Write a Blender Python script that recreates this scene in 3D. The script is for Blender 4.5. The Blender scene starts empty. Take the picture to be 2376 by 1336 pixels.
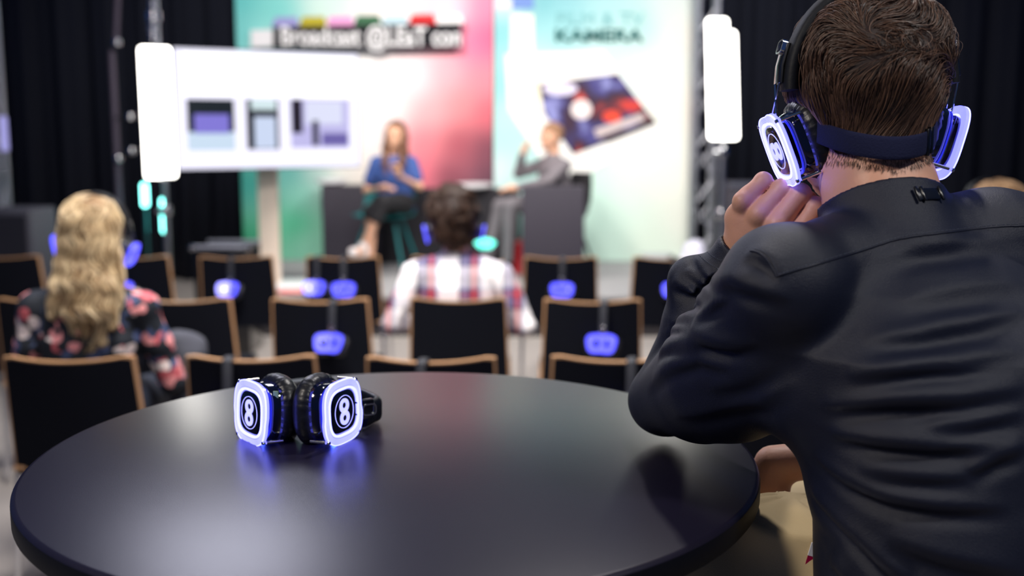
import bpy, math, random
import numpy as np
from mathutils import Vector, Matrix

# ------------------------------------------------------------------ camera, world, lights, exposure
SC = bpy.context.scene
COL = SC.collection
FPX, CAMZ, PITCH, ROLL = 2500.0, 1.49, math.radians(8.54), math.radians(0.12)
cam_data = bpy.data.cameras.new('camera')
cam = bpy.data.objects.new('camera', cam_data)
COL.objects.link(cam)
cam_data.sensor_width = 36.0
cam_data.lens = FPX / 2376.0 * 36.0
cam_data.clip_start = 0.05
cam_data.clip_end = 60
cam.matrix_world = Matrix.Translation((0, 0, CAMZ)) @ Matrix.Rotation(math.pi / 2 - PITCH, 4, 'X') @ Matrix.Rotation(ROLL, 4, 'Z')
cam_data.dof.use_dof = True
cam_data.dof.focus_distance = 1.17
cam_data.dof.aperture_fstop = 3.0
SC.camera = cam
SC.view_settings.view_transform = 'Standard'
SC.view_settings.look = 'None'
SC.view_settings.exposure = 0.0
SC.view_settings.gamma = 1.0
SC.view_settings.use_curve_mapping = False

world = bpy.data.worlds.new('world')
SC.world = world
world.use_nodes = True
bgn = world.node_tree.nodes['Background']
bgn.inputs[0].default_value = (0.16, 0.34, 1.0, 1)
bgn.inputs[1].default_value = 0.10


def area(name, loc, target, size, power, color=(1, 1, 1), sy=None, spread=180):
    l = bpy.data.lights.new(name, 'AREA')
    l.energy = power
    l.color = color
    l.size = size
    if sy:
        l.shape = 'RECTANGLE'
        l.size_y = sy
    l.spread = math.radians(spread)
    o = bpy.data.objects.new(name, l)
    COL.objects.link(o)
    o.location = loc
    o.rotation_euler = (Vector(target) - Vector(loc)).to_track_quat('-Z', 'Y').to_euler()
    return o


# ceiling lights of the hall plus an added table fill, none in the frame
area('hall_light_right', (1.5, -0.1, 3.3), (0.4, 1.0, 1.2), 0.3, 29, (1.0, 0.97, 0.93))
area('hall_light_front', (0.55, 2.7, 3.9), (0.35, 1.2, 1.3), 0.16, 42, (1.0, 0.95, 0.92))
area('table_gloss_fill', (-1.5, 4.4, 3.6), (-0.2, 1.4, 1.1), 0.9, 36, (0.84, 0.84, 1.0))  # added fill that brightens the gloss on the left of the table
area('hall_light_back', (-1.4, 0.1, 2.7), (0.3, 1.15, 1.38), 0.5, 26, (1.0, 0.90, 0.80))
area('hall_light_seats', (-0.6, 2.7, 3.9), (-0.4, 4.5, 0.6), 0.9, 80, (1.0, 0.94, 0.88), spread=100)
area('hall_light_aisle', (0.2, 6.2, 4.4), (0.2, 6.4, 0.0), 1.0, 70, (1.0, 0.96, 0.92), spread=120)
# stage spots
area('stage_light_left', (-1.6, 6.3, 4.4), (-0.9, 9.2, 1.5), 0.8, 76, (1.0, 0.93, 0.85), spread=110)
area('stage_light_right', (1.6, 6.3, 4.4), (1.0, 9.4, 1.6), 0.8, 58, (1.0, 0.94, 0.87), spread=110)


# ------------------------------------------------------------------ helpers
def at(px, py, Y):
    """world point on the vertical plane y = Y seen at photo pixel px, py"""
    X = px - 1188.0
    Z = py - 668.0
    cr, sr = math.cos(ROLL), math.sin(ROLL)
    X, Z = X * cr + Z * sr, -X * sr + Z * cr
    c, s = math.cos(PITCH), math.sin(PITCH)
    dx, dy, dz = X / FPX, c - Z / FPX * s, -s - Z / FPX * c
    t = Y / dy
    return Vector((dx * t, Y, CAMZ + dz * t))


def A3(v):
    return np.array([float(v[0]), float(v[1]), float(v[2])])


def lin(r, g, b):
    f = lambda c: (c / 255 / 12.92) if c / 255 <= 0.04045 else ((c / 255 + 0.055) / 1.055) ** 2.4
    return (f(r), f(g), f(b), 1.0)


def mat(name, col, rough=0.5, metal=0.0, emit=None, es=1.0, bump=0.0, bscale=200.0, coat=0.0, sheen=0.0,
        trans=0.0, ior=1.5, spec=0.5, vary=0.0, vscale=8.0, alpha=1.0, sss=0.0):
    m = bpy.data.materials.new(name)
    m.use_nodes = True
    nt = m.node_tree
    b = nt.nodes['Principled BSDF']
    b.inputs['Base Color'].default_value = tuple(col) if len(col) == 4 else (*col, 1)
    b.inputs['Roughness'].default_value = rough
    b.inputs['Metallic'].default_value = metal
    b.inputs['IOR'].default_value = ior
    b.inputs['Specular IOR Level'].default_value = spec
    b.inputs['Coat Weight'].default_value = coat
    b.inputs['Coat Roughness'].default_value = 0.1
    b.inputs['Sheen Weight'].default_value = sheen
    b.inputs['Transmission Weight'].default_value = trans
    b.inputs['Alpha'].default_value = alpha
    if sss:
        b.inputs['Subsurface Weight'].default_value = sss
        b.inputs['Subsurface Radius'].default_value = (0.004, 0.0015, 0.001)
        b.inputs['Subsurface Scale'].default_value = 1.0
    if emit:
        b.inputs['Emission Color'].default_value = (*emit[:3], 1)
        b.inputs['Emission Strength'].default_value = es
    tc = nt.nodes.new('ShaderNodeTexCoord')
    if vary or bump:
        n = nt.nodes.new('ShaderNodeTexNoise')
        n.inputs['Scale'].default_value = vscale
        n.inputs['Detail'].default_value = 4
        nt.links.new(tc.outputs['Object'], n.inputs['Vector'])
    if vary:
        mx = nt.nodes.new('ShaderNodeMix')
        mx.data_type = 'RGBA'
        c = b.inputs['Base Color'].default_value
        mx.inputs[6].default_value = (c[0] * (1 - vary), c[1] * (1 - vary), c[2] * (1 - vary), 1)
        mx.inputs[7].default_value = (min(1, c[0] * (1 + vary)), min(1, c[1] * (1 + vary)), min(1, c[2] * (1 + vary)), 1)
        nt.links.new(n.outputs['Fac'], mx.inputs[0])
        nt.links.new(mx.outputs[2], b.inputs['Base Color'])
    if bump:
        n2 = nt.nodes.new('ShaderNodeTexNoise')
        n2.inputs['Scale'].default_value = bscale
        n2.inputs['Detail'].default_value = 3
        nt.links.new(tc.outputs['Object'], n2.inputs['Vector'])
        bp = nt.nodes.new('ShaderNodeBump')
        bp.inputs['Strength'].default_value = bump
        bp.inputs['Distance'].default_value = 0.002
        nt.links.new(n2.outputs['Fac'], bp.inputs['Height'])
        nt.links.new(bp.outputs['Normal'], b.inputs['Normal'])
    return m


def raw(name, V, F, m=None, parent=None, smooth=True, loc=None):
    V = np.asarray(V, dtype=np.float32)
    me = bpy.data.meshes.new(name)
    if isinstance(F, np.ndarray):
        n, k = F.shape
        me.vertices.add(len(V))
        me.vertices.foreach_set('co', V.ravel())
        me.loops.add(n * k)
        me.loops.foreach_set('vertex_index', F.ravel().astype(np.int32))
        me.polygons.add(n)
        me.polygons.foreach_set('loop_start', np.arange(0, n * k, k, dtype=np.int32))
        me.polygons.foreach_set('loop_total', np.full(n, k, dtype=np.int32))
        me.update(calc_edges=True)
        me.validate()
    else:
        me.from_pydata([tuple(map(float, v)) for v in V], [], F)
        me.update()
    if smooth is True:
        me.polygons.foreach_set('use_smooth', [True] * len(me.polygons))
    elif smooth:
        me.polygons.foreach_set('use_smooth', [True] * len(me.polygons))
        me.set_sharp_from_angle(angle=math.radians(smooth))
    o = bpy.data.objects.new(name, me)
    COL.objects.link(o)
    if m:
        me.materials.append(m)
    if parent:
        o.parent = parent
    return o


class MB:
    """collects shapes into one mesh"""

    def __init__(s):
        s.V = []
        s.F = []

    def add(s, V, F, M=None):
        k = len(s.V)
        for v in V:
            v = Vector(v)
            s.V.append(M @ v if M is not None else v)
        s.F += [tuple(i + k for i in f) for f in F]
        return s

    def box(s, c, d, M=None, bev=0.0):
        x, y, z = d[0] / 2, d[1] / 2, d[2] / 2
        if bev <= 0:
            V = [(c[0] + i * x, c[1] + j * y, c[2] + k * z) for k in (-1, 1) for i, j in ((-1, -1), (1, -1), (1, 1), (-1, 1))]
            F = [(3, 2, 1, 0), (4, 5, 6, 7), (0, 1, 5, 4), (1, 2, 6, 5), (2, 3, 7, 6), (3, 0, 4, 7)]
            return s.add(V, F, M)
        # rounded box : rounded outline prism with bevelled ends
        b = min(bev, x * .99, y * .99, z * .99)
        V = []
        F = []
        n = 4
        rings = []
        for zz, ins in ((-z, b), (-z + b * .3, b * .3), (-z + b, 0), (z - b, 0), (z - b * .3, b * .3), (z, b)):
            ring = []
            for cx, cy, a0 in ((x - b, y - b, 0), (-x + b, y - b, 90), (-x + b, -y + b, 180), (x - b, -y + b, 270)):
                for q in range(n + 1):
                    a = math.radians(a0 + 90 * q / n)
                    rr = b - ins
                    ring.append((c[0] + cx + rr * math.cos(a), c[1] + cy + rr * math.sin(a), c[2] + zz))
            rings.append(ring)
        m = len(rings[0])
        for r in rings:
            V += r
        for i in range(len(rings) - 1):
            for j in range(m):
                F.append((i * m + j, i * m + (j + 1) % m, (i + 1) * m + (j + 1) % m, (i + 1) * m + j))
        F.append(tuple(range(m))[::-1])
        F.append(tuple(range((len(rings) - 1) * m, len(rings) * m)))
        return s.add(V, F, M)

    def tube(s, pts, r, n=10, M=None, cap=True):
        pts = [Vector(p) for p in pts]
        rs = r if isinstance(r, (list, tuple)) else [r] * len(pts)
        V = []
        F = []
        up = None
        for i, p in enumerate(pts):
            t = (pts[min(i + 1, len(pts) - 1)] - pts[max(i - 1, 0)]).normalized()
            if up is None:
                up = t.orthogonal().normalized()
            up = (up - t * up.dot(t)).normalized()
            w = t.cross(up)
            for j in range(n):
                a = 2 * math.pi * j / n
                V.append(p + (up * math.cos(a) + w * math.sin(a)) * rs[i])
        for i in range(len(pts) - 1):
            for j in range(n):
                F.append((i * n + j, i * n + (j + 1) % n, (i + 1) * n + (j + 1) % n, (i + 1) * n + j))
        if cap:
            F.append(tuple(range(n))[::-1])
            F.append(tuple(range((len(pts) - 1) * n, len(pts) * n)))
        return s.add(V, F, M)

    def lathe(s, prof, n=48, c=(0, 0, 0), M=None):
        V = []
        F = []
        for r, z in prof:
            for j in range(n):
                a = 2 * math.pi * j / n
                V.append((c[0] + r * math.cos(a), c[1] + r * math.sin(a), c[2] + z))
        for i in range(len(prof) - 1):
            for j in range(n):
                F.append((i * n + j, i * n + (j + 1) % n, (i + 1) * n + (j + 1) % n, (i + 1) * n + j))
        F.append(tuple(range(n))[::-1])
        F.append(tuple(range((len(prof) - 1) * n, len(prof) * n)))
        return s.add(V, F, M)

    def prism(s, pts, z0, z1, M=None, hole=None):
        """outline pts (2D, ccw) extruded along local z; hole = inner outline with the same count"""
        n = len(pts)
        if hole is None:
            V = [(p[0], p[1], z0) for p in pts] + [(p[0], p[1], z1) for p in pts]
            F = [tuple(range(n))[::-1], tuple(range(n, 2 * n))] + [(i, (i + 1) % n, n + (i + 1) % n, n + i) for i in range(n)]
        else:
            V = [(p[0], p[1], z) for z in (z0, z1) for q in (pts, hole) for p in q]
            F = []
            for i in range(n):
                j = (i + 1) % n
                F += [(i, j, 2 * n + j, 2 * n + i), (n + j, n + i, 3 * n + i, 3 * n + j), (j, i, n + i, n + j), (2 * n + i, 2 * n + j, 3 * n + j, 3 * n + i)]
        return s.add(V, F, M)

    def build(s, name, m=None, parent=None, smooth=40):
        return raw(name, [tuple(v) for v in s.V], s.F, m, parent, smooth)


def empty(name, loc=(0, 0, 0), rz=0.0, M=None):
    o = bpy.data.objects.new(name, None)
    o.empty_display_size = 0.05
    COL.objects.link(o)
    if M is not None:
        o.matrix_world = M
    else:
        o.location = loc
        o.rotation_euler = (0, 0, rz)
    return o


def tag(o, label, cat, group=None, kind=None):
    if label:
        o['label'] = label
    if cat:
        o['category'] = cat
    if group:
        o['group'] = group
    if kind:
        o['kind'] = kind
    return o


def struct(o):
    o['kind'] = 'structure'
    return o


def kids(o):
    return [c for c in bpy.data.objects if c.parent == o]


def copy_tree(o, parent=None):
    c = o.copy()
    COL.objects.link(c)
    if parent:
        c.parent = parent
    for ch in kids(o):
        copy_tree(ch, c)
    return c


def place(part, parent):
    """parent a part whose mesh is in world coordinates under an Empty without moving it"""
    part.parent = parent
    part.matrix_parent_inverse = parent.matrix_basis.inverted()
    return part


# ------------------------------------------------------------------ implicit surfaces
def cone(P, a, b, ra, rb):
    a = A3(a)
    b = A3(b)
    ba = b - a
    pa = P - a
    t = np.clip(pa @ ba / max(1e-9, ba @ ba), 0, 1)
    return np.linalg.norm(pa - t[:, None] * ba, axis=1) - (ra + (rb - ra) * t)


def chain(P, pts, rs, k=0.01):
    d = None
    for i in range(len(pts) - 1):
        e = cone(P, pts[i], pts[i + 1], rs[i], rs[i + 1])
        d = e if d is None else smin(d, e, k)
    return d


def ell(P, c, r, R=None):
    q = P - A3(c)
    if R is not None:
        q = q @ R
    r = np.array(r, float)
    k0 = np.linalg.norm(q / r, axis=1)
    k1 = np.linalg.norm(q / (r * r), axis=1) + 1e-9
    return k0 * (k0 - 1) / k1


def smin(a, b, k):
    h = np.clip(.5 + .5 * (b - a) / k, 0, 1)
    return b * (1 - h) + a * h - k * h * (1 - h)


def smax(a, b, k):
    return -smin(-a, -b, k)


def loft(P, st, yaw, p=2.0):
    """stations (x, y, z, a, b) along z, elliptic sections turned by yaw"""
    st = np.array(st, float)
    st = st[np.argsort(st[:, 2])]
    z = P[:, 2]
    cx, cy, a, b = (np.interp(z, st[:, 2], st[:, i]) for i in (0, 1, 3, 4))
    x = P[:, 0] - cx
    y = P[:, 1] - cy
    c, s = math.cos(yaw), math.sin(yaw)
    u = x * c + y * s
    v = -x * s + y * c
    k0 = (np.abs(u / a) ** p + np.abs(v / b) ** p) ** (1 / p)
    k1 = np.hypot(u / a ** 2, v / b ** 2) + 1e-9
    d = k0 * (k0 - 1) / k1
    d = np.where(k0 < .3, -np.minimum(a, b) * .7, d)
    return smax(smax(d, z - st[-1, 2], .03), st[0, 2] - z, .03)


def rotm(yaw=0, pitch=0, roll=0):
    """columns = local right, forward, up"""
    M = Matrix.Rotation(yaw, 3, 'Z') @ Matrix.Rotation(pitch, 3, 'X') @ Matrix.Rotation(roll, 3, 'Y')
    return np.array(M)


def wob(P, f, seed=0):
    """smooth pseudo noise, about -1..1"""
    r = np.random.RandomState(seed)
    o = 0
    for i in range(5):
        k = r.normal(size=3)
        k *= f * (0.7 + .6 * r.rand()) / np.linalg.norm(k)
        o = o + np.sin(P @ k + r.rand() * 6.28 + 1.3 * np.sin(P @ (r.normal(size=3) * f * .5)))
    return o / 3.0


def nets(f, lo, hi, res):
    lo = np.array(lo, float)
    hi = np.array(hi, float)
    B = 4
    n = (np.ceil((hi - lo) / (res * B)).astype(int)) * B
    ax = [lo[i] + res * np.arange(n[i]) for i in range(3)]
    nc = n // B
    cx = [lo[i] + res * (B * np.arange(nc[i]) + (B - 1) / 2) for i in range(3)]
    G = np.stack(np.meshgrid(*cx, indexing='ij'), -1).reshape(-1, 3)
    dc = np.concatenate([f(G[i:i + 200000]) for i in range(0, len(G), 200000)]).reshape(nc)
    near = np.abs(dc) < res * B * 2.2
    D = np.repeat(np.repeat(np.repeat(dc, B, 0), B, 1), B, 2)
    idx = np.argwhere(np.repeat(np.repeat(np.repeat(near, B, 0), B, 1), B, 2))
    pts = np.stack([ax[0][idx[:, 0]], ax[1][idx[:, 1]], ax[2][idx[:, 2]]], 1)
    vals = np.concatenate([f(pts[i:i + 200000]) for i in range(0, len(pts), 200000)])
    D[idx[:, 0], idx[:, 1], idx[:, 2]] = vals
    S = D < 0
    # close at the border
    for a in range(3):
        sl = [slice(None)] * 3
        for e in (0, -1):
            sl[a] = e
            S[tuple(sl)] = False
            D[tuple(sl)] = np.maximum(D[tuple(sl)], 1e-4)
    c = np.zeros(tuple(n - 1), int)
    for i in (0, 1):
        for j in (0, 1):
            for k in (0, 1):
                c += S[i:n[0] - 1 + i, j:n[1] - 1 + j, k:n[2] - 1 + k]
    act = np.argwhere((c > 0) & (c < 8))
    vid = np.full(tuple(n - 1), -1, int)
    vid[act[:, 0], act[:, 1], act[:, 2]] = np.arange(len(act))
    pos = np.zeros((len(act), 3))
    cnt = np.zeros(len(act))
    for a in range(3):
        o1, o2 = [b for b in range(3) if b != a]
        for i in (0, 1):
            for j in (0, 1):
                p0 = act.copy()
                p0[:, o1] += i
                p0[:, o2] += j
                p1 = p0.copy()
                p1[:, a] += 1
                d0 = D[p0[:, 0], p0[:, 1], p0[:, 2]]
                d1 = D[p1[:, 0], p1[:, 1], p1[:, 2]]
                m = (d0 < 0) != (d1 < 0)
                t = np.where(m, d0 / np.where(m, d0 - d1, 1), 0)
                q = p0.astype(float)
                q[:, a] += t
                pos += q * m[:, None]
                cnt += m
    V = lo + res * pos / cnt[:, None]
    Fs = []
    for a in range(3):
        o1, o2 = [(1, 2), (2, 0), (0, 1)][a]
        sl0 = [slice(0, -1)] * 3
        A0 = [slice(1, n[b] - 1) for b in range(3)]
        A0[a] = slice(0, n[a] - 1)
        A1 = list(A0)
        A1[a] = slice(1, n[a])
        s0 = S[tuple(A0)]
        s1 = S[tuple(A1)]
        E = np.argwhere(s0 != s1)
        E2 = E.copy()
        for b in range(3):
            if b != a:
                E2[:, b] += 1
        ins = s0[E[:, 0], E[:, 1], E[:, 2]]

        def cell(d1, d2):
            q = E2.copy()
            q[:, o1] -= d1
            q[:, o2] -= d2
            return vid[q[:, 0], q[:, 1], q[:, 2]]
        q = np.stack([cell(1, 1), cell(0, 1), cell(0, 0), cell(1, 0)], 1)
        q[~ins] = q[~ins][:, ::-1]
        Fs.append(q)
    F = np.concatenate(Fs)
    F = F[(F >= 0).all(1)]
    return V, F


def sdf(name, f, lo, hi, res, m, parent=None):
    V, F = nets(f, lo, hi, res)
    return raw(name, V, F, m, parent, True)


def grad(f, P, e=1e-3):
    g = np.stack([f(P + np.eye(3)[i] * e) - f(P - np.eye(3)[i] * e) for i in range(3)], 1)
    return g / (np.linalg.norm(g, axis=1)[:, None] + 1e-9)


def hit(f, px, py, y0=0.7, y1=1.6):
    """first point of the surface f on the sight line through a photo pixel"""
    Ys = np.linspace(y0, y1, 700)
    P = np.array([A3(at(px, py, y)) for y in Ys])
    d = f(P)
    i = np.argmax(d < 0)
    if d[i] >= 0:
        return None
    return P[i]


def strands(name, f, roots, flow, length, steps, rad, m, parent, target, taper=True, seed=1, jitter=.3):
    """hair: every strand walks over the surface f following flow(P, t)"""
    r = np.random.RandomState(seed)
    n = len(roots)
    P = roots.copy()
    L = length * (0.6 + 0.8 * r.rand(n))
    J = r.normal(size=(n, 3)) * jitter
    lay = r.rand(n)
    path = []
    nor = []
    for s in range(steps + 1):
        t = s / steps
        N = grad(f, P)
        d = f(P)
        P = P - N * (d - target(P, t, lay))[:, None]
        path.append(P.copy())
        nor.append(N)
        v = flow(P, t) + J * (0.4 + t)
        v = v - N * np.sum(v * N, 1)[:, None] * .95
        v /= np.linalg.norm(v, axis=1)[:, None] + 1e-9
        P = P + v * (L / steps)[:, None]
    P = np.stack(path, 1)
    N = np.stack(nor, 1)
    T = np.gradient(P, axis=1)
    T /= np.linalg.norm(T, axis=2)[..., None] + 1e-9
    Bn = np.cross(T, N)
    Bn /= np.linalg.norm(Bn, axis=2)[..., None] + 1e-9
    N2 = np.cross(Bn, T)
    tt = np.linspace(0, 1, steps + 1)
    R = rad * ((1 - tt ** 2 * .85) if taper else np.ones_like(tt)) * np.minimum(1, .5 + tt * 4)
    R = (0.7 + .6 * r.rand(n))[:, None] * R[None]
    V = []
    for a in (90, 210, 330):
        c, sn = math.cos(math.radians(a)), math.sin(math.radians(a))
        V.append(P + (Bn * c + N2 * sn) * R[..., None])
    V = np.stack(V, 2)
    S1 = steps + 1
    base = (np.arange(n) * S1 * 3)[:, None, None] + (np.arange(steps) * 3)[None, :, None] + np.arange(3)[None, None, :]
    nxt = (np.arange(n) * S1 * 3)[:, None, None] + (np.arange(steps) * 3)[None, :, None] + ((np.arange(3) + 1) % 3)[None, None, :]
    F = np.stack([base, nxt, nxt + 3, base + 3], -1).reshape(-1, 4)
    return raw(name, V.reshape(-1, 3), F, m, parent, True)


def hair_mat(name, c1, c2, rough=.42):
    m = bpy.data.materials.new(name)
    m.use_nodes = True
    nt = m.node_tree
    b = nt.nodes['Principled BSDF']
    g = nt.nodes.new('ShaderNodeNewGeometry')
    rp = nt.nodes.new('ShaderNodeValToRGB')
    rp.color_ramp.elements[0].color = c1
    rp.color_ramp.elements[1].color = c2
    nt.links.new(g.outputs['Random Per Island'], rp.inputs[0])
    nt.links.new(rp.outputs[0], b.inputs['Base Color'])
    b.inputs['Roughness'].default_value = rough
    b.inputs['Specular IOR Level'].default_value = .6
    return m
# ------------------------------------------------------------------ materials
M = {}
M['curtain'] = mat('black molton curtain', lin(5, 12, 32), .9, sheen=.0, bump=.3, bscale=300)
M['floor'] = mat('grey carpet floor', lin(146, 140, 136), .9, bump=.5, bscale=400, vary=.08)
M['stage_top'] = mat('grey stage carpet', lin(150, 150, 152), .9, bump=.4, bscale=300, vary=.05)
M['stage_face'] = mat('dark stage skirt', lin(40, 36, 40), .8)
M['wall'] = mat('dark wall', lin(18, 24, 38), .9)
M['chrome'] = mat('chrome', (.75, .76, .80), .12, 1.0)
M['alu'] = mat('aluminium', (.55, .56, .62), .32, 1.0)
M['blackmetal'] = mat('black powder coat', lin(22, 23, 28), .45, .3)
M['blackplastic'] = mat('black plastic', lin(14, 15, 19), .22, coat=.5)
M['white'] = mat('white lacquer', lin(235, 235, 240), .3)
M['box'] = mat('anthracite counter board', lin(52, 48, 60), .7)
M['wood'] = mat('beech ply edge', lin(196, 150, 108), .45, vary=.15, vscale=25)
M['pad'] = mat('black upholstery', lin(4, 7, 19), .9, spec=.2, sheen=.0, bump=.3, bscale=500)
M['panel'] = mat('lit light panel', (1, 1, 1), .5, emit=(1.0, .97, .90), es=9)
M['teal'] = mat('teal shell plastic', lin(0, 120, 125), .45)
M['red'] = mat('red shell plastic', lin(190, 10, 28), .45)

# ------------------------------------------------------------------ room
b = MB()
b.box((0.3, 4.0, -.05), (16, 18, .1))
struct(b.build('floor', M['floor'], smooth=False))
b = MB()
b.box((0.3, 10.95, 2.6), (16, .1, 5.2))
struct(b.build('wall_back', M['wall'], smooth=False))

STG = 0.30


def curtain(x0, x1, y, z0, z1, waves, amp, seed):
    n = int((x1 - x0) / .02)
    r = random.Random(seed)
    ph = [r.random() * 6.28 for _ in range(4)]
    V = []
    F = []
    for k, z in enumerate((z0, (z0 + z1) / 2, z1)):
        for i in range(n + 1):
            x = x0 + (x1 - x0) * i / n
            s = amp * (math.sin(x * waves + ph[0] + .5 * math.sin(x * 3 + ph[1])) + .4 * math.sin(x * waves * 2.3 + ph[2]))
            V.append((x, y + s, z))
    for k in range(2):
        for i in range(n):
            a = k * (n + 1) + i
            F.append((a, a + 1, a + n + 2, a + n + 1))
    o = raw('curtain', V, F, M['curtain'], None, True)
    md = o.modifiers.new('t', 'SOLIDIFY')
    md.thickness = .006
    return o


xl = at(560, 300, 10.4).x
tag(curtain(at(-260, 300, 10.4).x, xl, 10.4, 0.02, 4.6, 17, .05, 3), 'dark navy pleated curtain hanging left of the stage backdrop', 'curtain')
tag(curtain(at(1600, 300, 10.3).x, at(2900, 300, 10.3).x, 10.3, 0.02, 4.6, 15, .05, 5), 'dark navy pleated curtain hanging behind the seated person on the right', 'curtain')

# stage platform
sx0, sx1 = at(480, 690, 7.6).x, at(1690, 690, 7.6).x
st = empty('stage_platform', ((sx0 + sx1) / 2, 8.8, 0))
tag(st, 'low grey carpeted stage platform with dark front under the two speakers', 'stage')
b = MB()
b.box((0, 0, STG - .015), (sx1 - sx0, 2.5, .03), bev=.006)
b.build('deck', M['stage_top'], st)
b = MB()
b.box((0, .01, (STG - .03) / 2), (sx1 - sx0 - .04, 2.44, STG - .03))
b.build('skirt', M['stage_face'], st, smooth=False)


# ------------------------------------------------------------------ printed backdrop walls
def print_mat(name, rough=.55):
    m = bpy.data.materials.new(name)
    m.use_nodes = True
    nt = m.node_tree
    a = nt.nodes.new('ShaderNodeAttribute')
    a.attribute_name = 'print'
    bs = nt.nodes['Principled BSDF']
    nt.links.new(a.outputs['Color'], bs.inputs['Base Color'])
    bs.inputs['Roughness'].default_value = rough
    bs.inputs['Specular IOR Level'].default_value = .2
    return m


def printed(name, px0, px1, ytop, zb, Y, ctrl, parent, pw=3.4, nx=60, nz=70):
    """panel with a printed colour gradient; ctrl = (px, py, r, g, b) ink colours"""
    x0, x1 = at(px0, 300, Y).x, at(px1, 300, Y).x
    C = np.array([[*(lambda q: (q.x, q.z))(at(c[0], c[1], Y)), *lin(*c[2:])[:3]] for c in ctrl])
    gx = np.linspace(x0, x1, nx)
    gz = np.linspace(zb, ytop, nz)
    X, Z = np.meshgrid(gx, gz)
    w = 1 / (((X[..., None] - C[:, 0]) ** 2 + (Z[..., None] - C[:, 1]) ** 2 + .03) ** (pw / 2))
    col = (w[..., None] * C[:, 2:5]).sum(2) / w.sum(2)[..., None]
    V = [(x, Y, z) for z in gz for x in gx]
    F = [(j * nx + i, j * nx + i + 1, (j + 1) * nx + i + 1, (j + 1) * nx + i) for j in range(nz - 1) for i in range(nx - 1)]
    o = raw(name, V, F, print_mat(name + ' ink'), parent, False)
    at_ = o.data.color_attributes.new('print', 'FLOAT_COLOR', 'POINT')
    at_.data.foreach_set('color', np.concatenate([col, np.ones((nz, nx, 1))], 2).astype(np.float32).ravel())
    return o


YB = 9.6
bd = empty('backdrop_wall', (0, 0, 0))
tag(bd, 'stage backdrop wall printed teal, white and pink behind the person in blue', 'backdrop')
printed('printed_face', 556, 1143, 3.2, STG, YB, [
    (560, 0, 95, 195, 195), (640, 20, 120, 210, 205), (760, 15, 205, 232, 226), (900, 20, 250, 244, 240), (1040, 20, 252, 222, 232), (1130, 10, 250, 140, 175),
    (560, 90, 110, 205, 205), (620, 120, 180, 230, 225), (1100, 100, 250, 120, 165), (1135, 90, 236, 84, 130), (850, 140, 255, 255, 255), (900, 250, 255, 252, 250), (960, 180, 255, 235, 240), (1040, 170, 252, 180, 190),
    (1120, 180, 255, 140, 155), (1000, 260, 255, 175, 180), (1130, 260, 215, 95, 112), (1070, 240, 255, 145, 148), (980, 330, 252, 125, 138), (1060, 330, 160, 66, 84), (1130, 340, 92, 56, 74),
    (970, 400, 250, 115, 140), (1040, 410, 110, 56, 74), (1130, 410, 80, 54, 70), (850, 340, 250, 250, 250), (850, 400, 245, 235, 225), (700, 250, 250, 250, 250), (600, 300, 120, 200, 195),
    (580, 420, 40, 150, 140), (580, 560, 50, 150, 110), (680, 400, 60, 170, 165), (700, 450, 140, 215, 195), (690, 520, 50, 185, 135), (720, 560, 150, 215, 190), (735, 400, 190, 215, 212), (800, 390, 240, 236, 230),
    (900, 500, 120, 70, 90), (1100, 500, 70, 50, 64), (1000, 570, 60, 50, 60)], bd)
b = MB()
x0, x1 = at(556, 300, YB).x, at(1143, 300, YB).x
b.box(((x0 + x1) / 2, YB + .053, (3.2 + STG) / 2), (x1 - x0, .1, 3.2 - STG))
b.build('wall_core', M['white'], bd, smooth=False)

bd2 = empty('backdrop_wall', (0, 0, 0))
tag(bd2, 'stage backdrop wall printed mint and cream with KAMERA lettering and magazine picture', 'backdrop')
YC = 9.58
printed('printed_face', 1146, 1603, 3.2, STG, YC, [
    (1160, 10, 225, 235, 245), (1160, 60, 110, 200, 205), (1160, 200, 140, 212, 212), (1165, 330, 175, 228, 225), (1160, 400, 215, 232, 235), (1200, 250, 190, 232, 228), (1210, 420, 185, 230, 225),
    (1260, 5, 110, 185, 195), (1320, 5, 140, 200, 210), (1400, 15, 170, 218, 222), (1480, 60, 170, 220, 220), (1420, 120, 200, 238, 236), (1560, 30, 215, 228, 226), (1590, 80, 240, 236, 228), (1500, 180, 240, 248, 240), (1590, 250, 246, 240, 230),
    (1250, 170, 205, 238, 238), (1440, 190, 225, 242, 238), (1300, 60, 160, 218, 222), (1590, 500, 232, 236, 226), (1500, 350, 248, 252, 244), (1560, 400, 246, 246, 236), (1450, 440, 225, 242, 232), (1390, 450, 205, 240, 228),
    (1380, 520, 205, 240, 225), (1420, 570, 205, 236, 222), (1500, 560, 220, 236, 222), (1300, 500, 180, 230, 215), (1200, 560, 150, 210, 200)], bd2, nx=50)
b = MB()
x0, x1 = at(1146, 300, YC).x, at(1603, 300, YC).x
b.box(((x0 + x1) / 2, YC + .053, (3.2 + STG) / 2), (x1 - x0, .1, 3.2 - STG))
b.build('wall_core', M['white'], bd2, smooth=False)


def quad(name, pts, Y, m, parent, th=.006):
    """printed patch lying on the wall: photo outline at depth Y given a small thickness"""
    P = [at(p[0], p[1], Y) for p in pts]
    n = len(P)
    V = [tuple(p) for p in P] + [(p.x, p.y + th, p.z) for p in P]
    F = [tuple(range(n))[::-1], tuple(range(n, 2 * n))] + [(i, (i + 1) % n, n + (i + 1) % n, n + i) for i in range(n)]
    return raw(name, V, F, m, parent, False)


def ink(name, r, g, b_):
    return mat(name, lin(r, g, b_), .6, spec=.2)


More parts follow.
